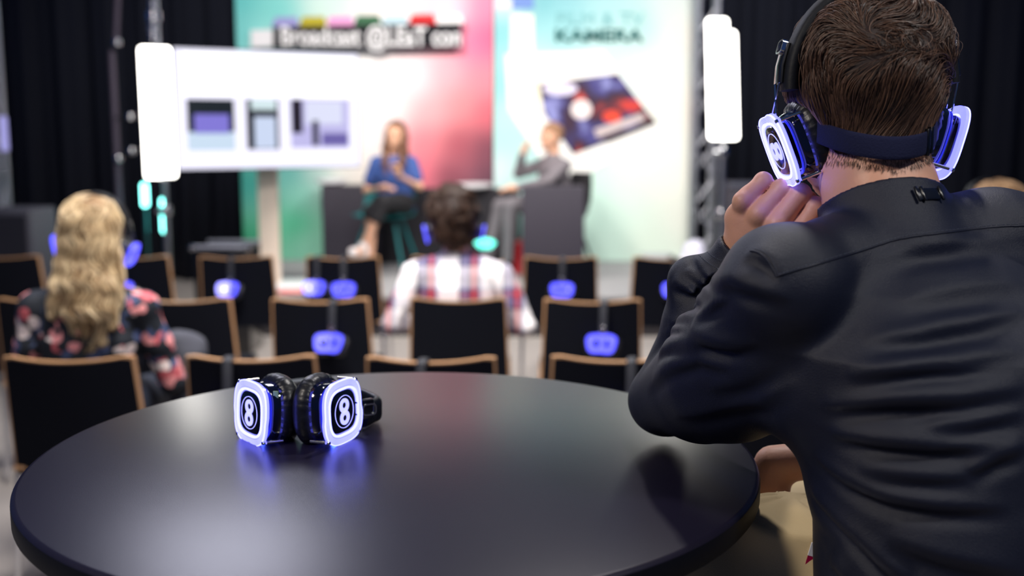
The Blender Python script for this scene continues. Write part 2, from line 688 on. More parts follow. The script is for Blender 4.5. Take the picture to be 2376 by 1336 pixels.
def text(body, name, px, py, Y, size_px, m, parent, width_px=None, bold=.0, align='LEFT'):
    cu = bpy.data.curves.new(name, 'FONT')
    cu.body = body
    cu.align_x = align
    s = size_px * Y / FPX
    cu.size = s
    cu.extrude = .002
    cu.offset = bold * s
    o = bpy.data.objects.new(name, cu)
    COL.objects.link(o)
    cu.materials.append(m)
    o.location = at(px, py, Y)
    o.rotation_euler = (math.pi / 2, 0, 0)
    if width_px:
        bpy.context.view_layer.update()
        w = o.dimensions.x
        o.scale.x = width_px * Y / FPX / w
    me = bpy.data.meshes.new_from_object(o.evaluated_get(bpy.context.evaluated_depsgraph_get()))
    r = bpy.data.objects.new(name, me)
    COL.objects.link(r)
    r.location, r.rotation_euler, r.scale = o.location, o.rotation_euler, o.scale
    bpy.data.objects.remove(o)
    r.parent = parent
    return r


# art on the right wall
quad('lavender_block', [(1146, 0), (1188, 0), (1188, 22), (1146, 22)], YC - .004, ink('pale lavender ink', 228, 232, 246), bd2)
quad('blue_block', [(1188, -20), (1238, -20), (1238, 20), (1188, 20)], YC - .006, ink('blue ink', 120, 150, 215), bd2)
quad('cream_block', [(1186, 33), (1238, 33), (1240, 140), (1262, 260), (1182, 262)], YC - .014, ink('cream ink', 250, 246, 222), bd2)
text('FILM & TV', 'wall_lettering', 1288, 57, YC - .008, 40, ink('pale mint ink', 135, 195, 200), bd2, 198, .0)
text('KAMERA', 'wall_lettering', 1286, 96, YC - .008, 38, ink('dark green ink', 22, 92, 92), bd2, 200, .03)
quad('magazine_sheet', [(1172, 126), (1400, 118), (1436, 165), (1440, 172), (1524, 286), (1540, 300), (1328, 424), (1290, 420), (1180, 258)], YC - .006, ink('white paper ink', 253, 253, 250), bd2)


def cover_mat():
    m = bpy.data.materials.new('magazine cover print')
    m.use_nodes = True
    nt = m.node_tree
    bs = nt.nodes['Principled BSDF']
    tc = nt.nodes.new('ShaderNodeTexCoord')
    n = nt.nodes.new('ShaderNodeTexNoise')
    n.inputs['Scale'].default_value = 4.5
    n.inputs['Detail'].default_value = 2
    r = nt.nodes.new('ShaderNodeValToRGB')
    e = r.color_ramp
    e.elements[0].position = .30
    e.elements[0].color = lin(200, 70, 60)
    e.elements[1].position = .72
    e.elements[1].color = lin(160, 165, 225)
    for p, c in ((.35, lin(120, 42, 54)), (.41, lin(58, 28, 46)), (.50, lin(54, 40, 78)), (.60, lin(70, 66, 132))):
        k = e.elements.new(p)
        k.color = c
    nt.links.new(tc.outputs['Object'], n.inputs['Vector'])
    nt.links.new(n.outputs['Fac'], r.inputs[0])
    nt.links.new(r.outputs[0], bs.inputs['Base Color'])
    bs.inputs['Roughness'].default_value = .5
    return m


quad('cover_picture', [(1243, 196), (1434, 171), (1523, 286), (1330, 358), (1262, 262)], YC - .012, cover_mat(), bd2)
circ = lambda cx, cy, rx, ry, n=24: [(cx + rx * math.cos(2 * math.pi * i / n), cy + ry * math.sin(2 * math.pi * i / n)) for i in range(n)]
quad('cover_disc', circ(1349, 254, 24, 23), YC - .016, ink('pale disc ink', 240, 228, 228), bd2)
quad('cover_cloud', circ(1300, 206, 40, 16), YC - .016, ink('pale lilac ink', 225, 220, 245), bd2)
quad('cover_band', [(1378, 300), (1490, 262), (1498, 278), (1386, 320)], YC - .016, ink('grey band ink', 205, 190, 190), bd2)
quad('cover_spot', circ(1420, 270, 22, 14), YC - .015, ink('red spot ink', 235, 80, 60), bd2)
quad('cover_spot', circ(1465, 245, 24, 15), YC - .015, ink('red spot ink', 205, 70, 66), bd2)
quad('cover_dark_band', [(1400, 322), (1515, 274), (1522, 286), (1410, 330)], YC - .015, ink('dark cover ink', 60, 45, 50), bd2)  # dark printed strip along the lower edge of the cover

# hanging sign in front of the left wall
YS = 9.5
sg = empty('stage_sign', (0, 0, 0))
tag(sg, 'black sign reading Broadcast @LEaT con under a strip of coloured tabs', 'sign')
quad('sign_board', [(634, 58), (1068, 51), (1070, 107), (634, 112)], YS, ink('black sign board', 18, 18, 26), sg, .03)
text('Broadcast @LEaT con', 'sign_lettering', 650, 104, YS - .004, 58, ink('white lettering', 238, 238, 242), sg, 408, .022)
cols = [(150, 150, 205), (178, 166, 46), (230, 160, 210), (60, 104, 76), (185, 212, 225), (205, 45, 50), (250, 250, 252)]
for i, c in enumerate(cols):
    a = 630 + i * 63.5
    top = 40 - i * 1.2
    quad('colour_tab', [(a, top + 22), (a + 8, top), (a + 58, top - 1), (a + 66, top + 21)], YS - .002 - .003 * (i % 2), ink('tab ink', *c), sg, .02)
wb = quad('white_sign', [(582, 70), (634, 68), (634, 108), (582, 110)], YS + .03, M['white'], None, .03)
tag(wb, 'small blank white square at the left end of the black stage sign', 'sign')

# ------------------------------------------------------------------ television on its stand
tv = empty('television', (0, 0, 0))
tag(tv, 'large bright television showing three pictures, left of the person in blue', 'television')
TL, TR = at(408, 262, 7.35), at(832, 258, 8.0)
c = (TL + TR) / 2
wv = TR - TL
W = math.hypot(wv.x, wv.y)
ang = math.atan2(wv.y, wv.x)
H = (at(408, 112, 7.35) - at(408, 394, 7.35)).length * 1.0
tvM = Matrix.Translation((c.x, c.y, at(620, 255, c.y).z)) @ Matrix.Rotation(ang, 4, 'Z')


def tvbox(name, u0, u1, v0, v1, y, th, m, bev=0):
    bb = MB()
    bb.box(((u0 + u1) / 2 * W - W / 2, y, (v0 + v1) / 2 * H - H / 2), ((u1 - u0) * W, th, (v1 - v0) * H), tvM, bev)
    return bb.build(name, m, tv, smooth=False)


def glow(name, r, g, b_, s):
    l = lin(r, g, b_)
    return mat(name, (.01, .01, .01), .8, emit=l, es=s, spec=.0)


tvbox('housing', -.006, 1.006, -.01, 1.01, .03, .05, M['blackplastic'])
tvbox('screen', .0, 1.0, .0, 1.0, 0, .006, glow('lit screen', 238, 236, 255, 1.25))
tvbox('screen_headline_area', .04, .985, .62, .97, -.006, .004, glow('lit screen white', 255, 255, 255, 1.6))
tvbox('picture', .055, .30, .16, .585, -.006, .004, glow('dark picture', 12, 26, 36, 1))
tvbox('picture_subject', .09, .27, .30, .46, -.012, .004, glow('violet subject', 130, 120, 215, 1))
tvbox('picture_subject', .055, .30, .155, .31, -.011, .004, glow('pale subject', 205, 225, 245, 1))
tvbox('picture', .365, .54, .16, .59, -.006, .004, glow('dark picture', 18, 24, 38, 1))
tvbox('picture_subject', .39, .525, .50, .59, -.012, .004, glow('pale subject', 215, 235, 240, 1))
tvbox('picture_subject', .405, .52, .17, .44, -.012, .004, glow('pale subject', 205, 218, 245, 1))
tvbox('picture', .605, .94, .17, .595, -.006, .004, glow('lilac picture', 195, 190, 238, 1))
tvbox('picture_subject', .61, .67, .30, .595, -.012, .004, glow('dark subject', 22, 14, 34, 1))
tvbox('picture_subject', .725, .76, .19, .41, -.012, .004, glow('dark subject', 30, 26, 50, 1))
tvbox('picture_subject', .78, .93, .19, .30, -.012, .004, glow('violet subject', 110, 100, 170, 1))
tvbox('picture_subject', .69, .90, .38, .58, -.011, .004, glow('pale subject', 225, 228, 252, 1))
s = empty('television_stand', (0, 0, 0))
tag(s, 'pale column stand carrying the television', 'stand')
cx = at(624, 500, 7.95)
b = MB()
b.box((cx.x, 7.95, (STG + 1.30) / 2 + .01), (.15, .05, 1.30 - STG - .02), bev=.01)
b.build('column', mat('cream lacquer', lin(240, 222, 205), .4), s)
b = MB()
b.box((cx.x, 7.95, STG + .02), (.60, .45, .03), bev=.01)
b.build('base', M['white'], s)
b = MB()
b.box((cx.x, 7.87, 1.45), (.5, .08, .06), Matrix.Identity(4))
b.build('mount', M['blackmetal'], s, smooth=False)


# ------------------------------------------------------------------ stand lights
def pole(b_, x, y, z0, z1, r):
    b_.tube([(x, y, z0), (x, y, z1)], r, 12)


def tripod(b_, x, y, z0, h, rad, r=.011, rot=0.0):
    for k in range(3):
        a = rot + 2.094 * k
        b_.tube([(x, y, z0 + h), (x + rad * math.cos(a), y + rad * math.sin(a), z0 + .012)], r, 8)


def stand_light(px0, px1, pyt, pyb, Y, label, slabel, tubes, lean, poletop):
    xm = at((px0 + px1) / 2, pyb, Y)
    root = empty('panel_light', (0, 0, 0))
    tag(root, label, 'light')
    for (a0, a1, t, bb, dy) in tubes:
        p00, p01 = at(a0, t, Y), at(a1, t, Y)
        q00, q01 = at(a0 + lean, bb, Y), at(a1 + lean, bb, Y)
        V = []
        for y in (Y + dy, Y + dy + .05):
            for p in (q00, q01, p01, p00):
                V.append((p.x, y, p.z))
        F = [(0, 1, 2, 3), (7, 6, 5, 4), (0, 4, 5, 1), (1, 5, 6, 2), (2, 6, 7, 3), (3, 7, 4, 0)]
        o = raw('light_tube', V, F, M['panel'], root, False)
        md = o.modifiers.new('b', 'BEVEL')
        md.width = .02
        md.segments = 3
    b_ = MB()
    p0, p1 = at(px0, pyt, Y), at(px1 + lean, pyb, Y)
    b_.box(((p0.x + p1.x) / 2, Y + .085, (p0.z + p1.z) / 2), (.08, .05, (p0.z - p1.z) * .9))
    b_.build('back_rail', M['blackmetal'], root, smooth=False)
    sd = empty('light_stand', (0, 0, 0))
    tag(sd, slabel, 'light stand')
    b_ = MB()
    ppx = (px0 + px1) / 2 + 12
    X = at(ppx, pyb, Y).x
    ztop = at(0, poletop, Y).z if poletop is not None else p0.z - .05
    pole(b_, X, Y + .14, .02, .95, .020)
    pole(b_, X, Y + .14, .90, 1.35, .015)
    pole(b_, X, Y + .14, 1.3, ztop, .011)
    b_.build('pole', M['alu'], sd)
    for z in (.93, 1.33, .35):
        b_ = MB()
        b_.lathe([(.03, -.03), (.034, -.02), (.034, .02), (.03, .03)], 16, (X, Y + .14, z))
        b_.tube([(X, Y + .14, z), (X - .06, Y + .12, z)], .010, 8)
        b_.build('clamp', M['chrome'], sd)
    for k in range(3):
        b_ = MB()
        a = .6 + 2.094 * k
        b_.tube([(X, Y + .14, .34), (X + .42 * math.cos(a), Y + .14 + .42 * math.sin(a), .03)], .012, 8)
        b_.build('leg', M['alu'], sd)
    return X


Xl = stand_light(312, 396, 100, 420, 7.0, 'bright white two-tube light panel on a stand left of the television', 'chrome tripod stand holding the light panel left of the television',
                 [(319, 362, 107, 414, 0), (350, 390, 108, 412, .012)], 16, -60)
for q_, (py_, rr_) in enumerate(((12, .030), (38, .045), (64, .034), (84, .026))):
    p = at(356, py_, 7.12)
    b = MB()
    b.lathe([(0, -.04), (rr_, -.03), (rr_, .03), (0, .04)], 14, tuple(p))
    place(b.build('head_clamp', M['chrome'] if q_ % 2 else M['alu']), [o for o in bpy.data.objects if o.name.startswith('light_stand')][-1])
stand_light(1634, 1718, 36, 330, 6.85, 'bright white two-tube light panel right of the backdrop beside the metal truss', 'chrome tripod stand holding the light panel beside the truss',
            [(1641, 1690, 42, 324, 0), (1676, 1710, 71, 324, .012)], 6, None)


# ------------------------------------------------------------------ trusses
def truss(px, Y, label, z1=4.2, w=.22, col='alu', z0=0.0):
    X = at(px, 300, Y).x
    root = empty('truss_column', (X, Y, z0))
    tag(root, label, 'truss')
    for i in (-1, 1):
        for j in (-1, 1):
            b_ = MB()
            b_.tube([(i * w / 2, j * w / 2, .02), (i * w / 2, j * w / 2, z1)], .022, 10)
            b_.build('chord', M[col], root)
    b_ = MB()
    k = 0
    z = .1
    while z < z1 - .3:
        sgn = 1 if k % 2 else -1
        for (a0, a1) in (((-1, -1), (1, -1)), ((1, 1), (-1, 1)), ((-1, 1), (-1, -1)), ((1, -1), (1, 1))):
            p, q = (a0, a1) if sgn > 0 else (a1, a0)
            b_.tube([(p[0] * w / 2, p[1] * w / 2, z), (q[0] * w / 2, q[1] * w / 2, z + .24)], .008, 6)
        z += .24
        k += 1
    b_.build('lattice', M[col], root)
    b_ = MB()
    b_.box((0, 0, .01), (.26, .26, .02))
    b_.build('base_plate', M[col], root, smooth=False)
    return root


truss(1634, 9.35, 'silver lattice truss column at the right edge of the mint backdrop', w=.16)
truss(-22, 8.2, 'grey lattice truss column at the far left edge of the picture', w=.14)

# thin dark stand left of the left light panel
b = MB()
X0 = at(262, 590, 7.6)
p1, p2 = at(259, 118, 7.6), at(284, 600, 7.6)
sd = empty('light_stand', (0, 0, 0))
tag(sd, 'thin dark upright stand in front of the left curtain', 'light stand')
b.tube([(p2.x, 7.6, .03), (p2.x, 7.6, .7), tuple(p1)], .022, 10)
b.tube([tuple(at(268, 108, 7.6)), tuple(at(276, -60, 7.6))], .018, 10)
b.build('pole', mat('mauve grey tube', lin(70, 62, 78), .5, .2), sd)
for q, (a_, c_) in enumerate(((272, 98), (275, 368), (303, 270), (306, 350))):
    p = at(a_, c_, 7.58)
    b = MB()
    b.lathe([(.0, -.028), (.022, -.02), (.028, 0), (.022, .02), (.0, .028)], 12, tuple(p))
    b.build('knob', M['chrome'], sd)
b = MB()
p, q = at(275, 368, 7.58), at(306, 350, 7.58)
b.tube([tuple(p), tuple(q)], .008, 8)
b.build('cross_arm', M['blackmetal'], sd)
b = MB()
p, q = at(268, 275, 7.58), at(303, 270, 7.58)
b.tube([tuple(p), tuple(q)], .008, 8)
b.build('cross_arm', M['blackmetal'], sd)
for k in range(3):
    b = MB()
    a = .3 + 2.094 * k
    b.tube([(p2.x, 7.6, .45), (p2.x + .4 * math.cos(a), 7.6 + .4 * math.sin(a), .02)], .011, 8)
    b.build('leg', M['blackmetal'], sd)

# teal lit chrome gear below the left panel: the reflected teal light is painted as a glow
for (px, py, hh, lab) in ((336, 452, .16, 'small chrome tube with painted teal glow left below the light panel'), (381, 500, .24, 'longer chrome tube with painted teal glow right below the light panel')):
    root = empty('glow_tube', (0, 0, 0))
    tag(root, lab, 'lamp')
    p = at(px, py, 7.4)
    b = MB()
    b.lathe([(.012, -hh / 2), (.022, -hh / 2 + .01), (.022, hh / 2 - .01), (.012, hh / 2)], 16, tuple(p))
    b.build('glowing_part', mat('teal glow', (.02, .05, .05), .3, emit=(.22, .9, .82), es=8), root)  # teal light reflected by the chrome, put into emission
    b = MB()
    b.tube([(p.x, 7.4, .02), (p.x, 7.4, p.z - hh / 2)], .013, 10)
    b.build('stem', mat('teal lit steel', lin(70, 120, 125), .3, .8), root)  # teal light on the chrome pole is put into the steel colour
    b = MB()
    b.lathe([(.05, 0), (.05, .015), (.02, .03)], 24, (p.x, 7.4, .001))
    b.build('foot', M['blackmetal'], root)

# dark counter with table tops behind the speakers
YK = 9.25
b = MB()
k0, k1 = at(745, 430, YK), at(1357, 430, YK)
ct = empty('counter', (0, 0, 0))
tag(ct, 'long anthracite box counter behind the two speakers on the stage', 'counter')
zt = at(1000, 432, YK).z
b.box(((k0.x + at(880, 430, YK).x) / 2, YK + .15, (zt + STG) / 2), (at(880, 430, YK).x - k0.x, .3, zt - STG), bev=.006)
b.build('end_block', M['box'], ct)
xr = at(1205, 430, YK).x
cb = empty('black_cube')
tag(cb, 'anthracite box in front of the seated person in grey at the right of the stage', 'box')
b = MB()
q0, q1 = at(1212, 433, 8.3), at(1357, 433, 8.3)
b.box(((q0.x + q1.x) / 2, 8.42, (q0.z + STG) / 2), (q1.x - q0.x, .24, q0.z - STG), bev=.008)
b.build('body', M['box'], cb)
b = MB()
b.box(((q0.x + q1.x) / 2, 8.42, STG + .012), (q1.x - q0.x - .05, .2, .02))
b.build('plinth', M['blackmetal'], cb, smooth=False)
b = MB()
b.box(((at(880, 430, YK).x + xr) / 2, YK + .20, (zt - .03 + STG) / 2), (xr - at(880, 430, YK).x, .2, zt - .03 - STG))
b.build('middle_panel', mat('black middle panel', lin(28, 26, 34), .7), ct, smooth=False)
for (px, py, w, lab) in ((768, 421, .13, 'white plate at the left end of the stage counter'), (1100, 424, .16, 'white plate beside the seated person with his hand at his chin')):
    p = at(px, py, YK + .12)
    b = MB()
    b.lathe([(w * .5, 0), (w, .02), (w * 1.02, .045), (w * .98, .045), (w * .5, .02)], 32, (p.x, YK + .15, (zt if px < 900 else zt - .03) + .002))
    tag(b.build('plate', M['white']), lab, 'plate')

# loudspeaker at the far left
sp = empty('loudspeaker', (0, 0, 0))
tag(sp, 'dark grey loudspeaker cabinet at the left edge behind the blonde person', 'loudspeaker')
p0, p1 = at(-60, 488, 6.4), at(74, 600, 6.4)
b = MB()
b.box(((p0.x + p1.x) / 2, 6.6, p0.z / 2), (p1.x - p0.x, .38, p0.z), bev=.02)
b.build('cabinet', mat('grey textured cabinet', lin(62, 62, 74), .7, bump=.3, bscale=200), sp)
b = MB()
b.box(((p0.x + p1.x) / 2, 6.405, p0.z / 2), (p1.x - p0.x - .05, .02, p0.z - .06))
b.build('grille', mat('dark grille', lin(44, 44, 54), .6, .4), sp, smooth=False)

# low silver flight case and dark case behind the third row
fc = empty('flight_case', (0, 0, 0))
tag(fc, 'low silver edged equipment case behind the chairs under the television', 'case')
p0, p1 = at(445, 575, 6.9), at(572, 575, 6.9)
b = MB()
b.box(((p0.x + p1.x) / 2, 7.1, p0.z / 2), (p1.x - p0.x, .36, p0.z - .01), bev=.01)
b.build('body', M['blackplastic'], fc)
for y in (6.92, 7.28):
    b = MB()
    b.tube([(p0.x, y, p0.z), (p1.x, y, p0.z)], .014, 8)
    b.build('edge_rail', M['alu'], fc)
for x in (p0.x, p1.x):
    b = MB()
    b.lathe([(0, -.022), (.02, -.015), (.024, 0), (.02, .015), (0, .022)], 12, (x, 6.92, p0.z))
    b.build('corner', M['chrome'], fc)
p0, p1 = at(1690, 425, 8.9), at(1850, 560, 8.9)
dc = empty('flight_case', (0, 0, 0))
tag(dc, 'dark stacked equipment case right of the truss column', 'case')
b = MB()
b.box(((p0.x + p1.x) / 2, 9.1, p0.z / 2), (p1.x - p0.x, .4, p0.z), bev=.02)
b.build('body', M['box'], dc)
for z in (p0.z - .01, p0.z - .28, .3):
    b = MB()
    b.box(((p0.x + p1.x) / 2, 8.895, z), (p1.x - p0.x, .012, .045))
    b.build('edge_rail', M['alu'], dc, smooth=False)
# ------------------------------------------------------------------ round bar table
TC, TR_, TZ = (-.134, 1.232), .418, 1.11
M['tabletop'] = mat('matt black laminate', lin(27, 24, 40), .31, bump=.06, bscale=900, spec=.45)
M['tableedge'] = mat('black table edge', lin(8, 10, 20), .6, spec=.25)
tb = empty('bar_table', (TC[0], TC[1], 0))
tag(tb, 'large round matt black bar table in the foreground', 'table')
b = MB()
R = TR_
b.lathe([(.01, -.0005), (R - .006, 0), (R - .002, -.0012), (R - .0003, -.004)], 160, (0, 0, TZ))
b.build('tabletop', M['tabletop'], tb, 50)
b = MB()
b.lathe([(R - .0003, -.0041), (R, -.006), (R, -.024), (R - .003, -.028), (.02, -.029)][::-1], 160, (0, 0, TZ))
b.build('table_edge', M['tableedge'], tb, 50)
b = MB()
b.lathe([(.034, .02), (.034, TZ - .05), (.11, TZ - .04), (.11, TZ - .03)], 32)
b.build('column', M['chrome'], tb)
b = MB()
b.lathe([(.24, .002), (.24, .012), (.05, .03), (.036, .04)], 48)
b.build('base', M['chrome'], tb)


# ------------------------------------------------------------------ chairs
def curved_panel(w0, w1, z0, z1, y_of, sag, dip, th, nx=14, nz=10, rc=.03, zc=0):
    """bent panel: w0 bottom width, w1 top width; the middle bulges towards -y"""
    V = []
    for s in (0, 1):
        for k in range(nz + 1):
            t = k / nz
            w = w0 + (w1 - w0) * t
            # rounded top corners
            for i in range(nx + 1):
                u = -1 + 2 * i / nx
                z = z0 + (z1 - z0) * t
                z -= dip * (1 - u * u) * t
                if t > .8:
                    pass
                x = u * w / 2
                e = max(0, abs(u) - .93) / .07
                z -= .008 * e * e * t
                y = y_of(t) + sag * (u * u) + s * th
                V.append((x, y, z))
    F = []
    n = nx + 1
    m = n * (nz + 1)
    for k in range(nz):
        for i in range(nx):
            a = k * n + i
            F.append((a, a + 1, a + n + 1, a + n))
            F.append((m + a, m + a + n, m + a + n + 1, m + a + 1))
    for i in range(nx):
        F.append((i + 1, i, m + i, m + i + 1))
        a = nz * n + i
        F.append((a, a + 1, m + a + 1, m + a))
    for k in range(nz):
        a = k * n
        F.append((a, a + n, m + a + n, m + a))
        a = k * n + nx
        F.append((a + n, a, m + a, m + a + n))
    return V, F


def make_chair():
    r = empty('conference_chair')
    yo = lambda t: .03 - .075 * t - .0 * t * t
    V, F = curved_panel(.425, .395, .40, .80, yo, .035, .016, .019)
    raw('backrest', V, F, M['wood'], r, 40)
    V, F = curved_panel(.425 - .012, .395 - .014, .40, .793, lambda t: yo(t) - .004, .035, .014, .0055)
    raw('rear_upholstery', V, F, M['pad'], r, 40)
    V, F = curved_panel(.425 - .03, .395 - .03, .47, .785, lambda t: yo(t) + .0175, .035, .014, .018)
    raw('front_upholstery', V, F, M['pad'], r, 40)
    b = MB()
    b.box((0, .26, .425), (.43, .43, .014), bev=.006)
    b.build('seat', M['wood'], r)
    b = MB()
    b.box((0, .26, .449), (.42, .42, .034), bev=.016)
    b.build('seat_upholstery', M['pad'], r)
    for sx in (-1, 1):
        for (y0, y1) in ((.09, .03), (.42, .46)):
            b = MB()
            b.tube([(sx * .17, y0 + .04 if y0 < .2 else y0 - .04, .415), (sx * .205, (y0 + y1) / 2, .40), (sx * .215, y1, .012)], .0095, 10)
            b.build('leg', M['chrome'], r)
    return r


proto = make_chair()
first = [True]
CH = {}


def chair(key, pxl, pxr, Y, rz, label, group):
    p = at((pxl + pxr) / 2, 690, Y)
    # x at seat-back height
    d = Y * math.cos(PITCH) + (CAMZ - .8) * math.sin(PITCH)
    x = ((pxl + pxr) / 2 - 1188) / FPX * d
    o = proto if first[0] else copy_tree(proto)
    first[0] = False
    o.location = (x, Y, 0)
    o.rotation_euler = (0, 0, rz)
    o['label'] = label
    o['category'] = 'chair'
    o['group'] = group
    CH[key] = (x, Y, rz)
    return o


YA, YBr, YCr = 3.22, 4.34, 5.78
g1, g2, g3 = 'chairs in the nearest row behind the table', 'chairs in the second row', 'chairs in the row nearest the stage'
chair('A1', 10, 312, YA, .03, 'black chair with wooden edge in front of which the blonde person sits, nearest row', g1)
chair('A2', 430, 736, YA + .02, .02, 'nearest-row black chair behind the headphones lying on the table', g1)
chair('A3', 848, 1153, YA, .0, 'nearest-row black chair behind the middle of the round table', g1)
chair('A4', 1277, 1582, YA + .02, -.02, 'nearest-row black chair beside the elbow of the person in black', g1)
chair('A5', 1712, 2015, YA, -.04, 'nearest-row black chair mostly hidden behind the person in black', g1)
chair('B0', -10, 222, YBr, .05, 'second-row chair at the far left hidden behind the blonde person', g2)
chair('B1', 310, 536, YBr, .05, 'second-row chair just right of the blonde person', g2)
chair('B2', 628, 858, YBr, .02, 'second-row chair with one glowing headphone set, left of the plaid shirt person', g2)
chair('B3', 948, 1179, YBr + .03, .0, 'second-row chair the person in the plaid shirt sits on', g2)
chair('B4', 1258, 1492, YBr, -.02, 'second-row chair with one glowing headphone set, right of the plaid shirt person', g2)
chair('B5', 1580, 1810, YBr, -.04, 'second-row chair hidden behind the forearm of the person in black', g2)
chair('C0', -82, 92, YCr, .06, 'front-row chair at the far left edge by the grey loudspeaker', g3)
chair('C1', 218, 394, YCr, .05, 'front-row chair behind the blonde person, below the teal glowing chrome tubes', g3)
chair('C2', 465, 632, YCr, .04, 'front-row chair below the television with one glowing headphone set', g3)
chair('C3', 708, 882, YCr, .02, 'front-row chair with two glowing headphone sets on its back', g3)
chair('C4', 953, 1130, YCr, .0, 'front-row chair hidden behind the head of the plaid shirt person', g3)
chair('C5', 1212, 1390, YCr, -.02, 'front-row chair with one glowing headphone set, in front of the red stage chair', g3)
chair('C6', 1466, 1642, YCr, -.04, 'front-row chair at the right, below the mint backdrop edge', g3)

# ------------------------------------------------------------------ silent disco headphones
M['leather'] = mat('black leatherette', lin(16, 17, 21), .38, bump=.35, bscale=120, spec=.5)
M['housing'] = mat('smoked glossy housing', lin(8, 9, 22), .08, coat=1.0, spec=.6)
M['badge'] = mat('glossy black badge', lin(4, 5, 12), .08, coat=1.0)
M['frame'] = mat('edge lit acrylic frame', lin(120, 120, 210), .2, emit=(.118, .124, 1.0), es=3.3)
M['frame_rim'] = mat('bright acrylic rim', lin(200, 200, 240), .2, emit=(.205, .215, 1.0), es=3.9)
M['led'] = mat('blue led strip', (.0, .0, .1), .3, emit=(.03, .04, 1.0), es=.7)
M['eight'] = mat('lit engraving', (.3, .3, .4), .3, emit=(.30, .31, 1.0), es=2.0)
M['frame_far'] = mat('distant lit acrylic', lin(20, 20, 60), .3, emit=(.090, .090, 1.0), es=2.6)
M['rod'] = M['chrome']
M['band'] = mat('padded black headband', lin(20, 22, 27), .6, bump=.15, bscale=300, spec=.3)


def sup(a, c, p=3.2, n=56, dx=0, dy=0, fn=None):
    o = []
    for i in range(n):
        t = 2 * math.pi * i / n
        x = abs(math.cos(t)) ** (2 / p) * math.copysign(1, math.cos(t)) * a
        y = abs(math.sin(t)) ** (2 / p) * math.copysign(1, math.sin(t)) * c
        if fn:
            x, y = fn(x, y)
        o.append((x + dx, y + dy))
    return o


def rot_to(Mx):
    return Mx


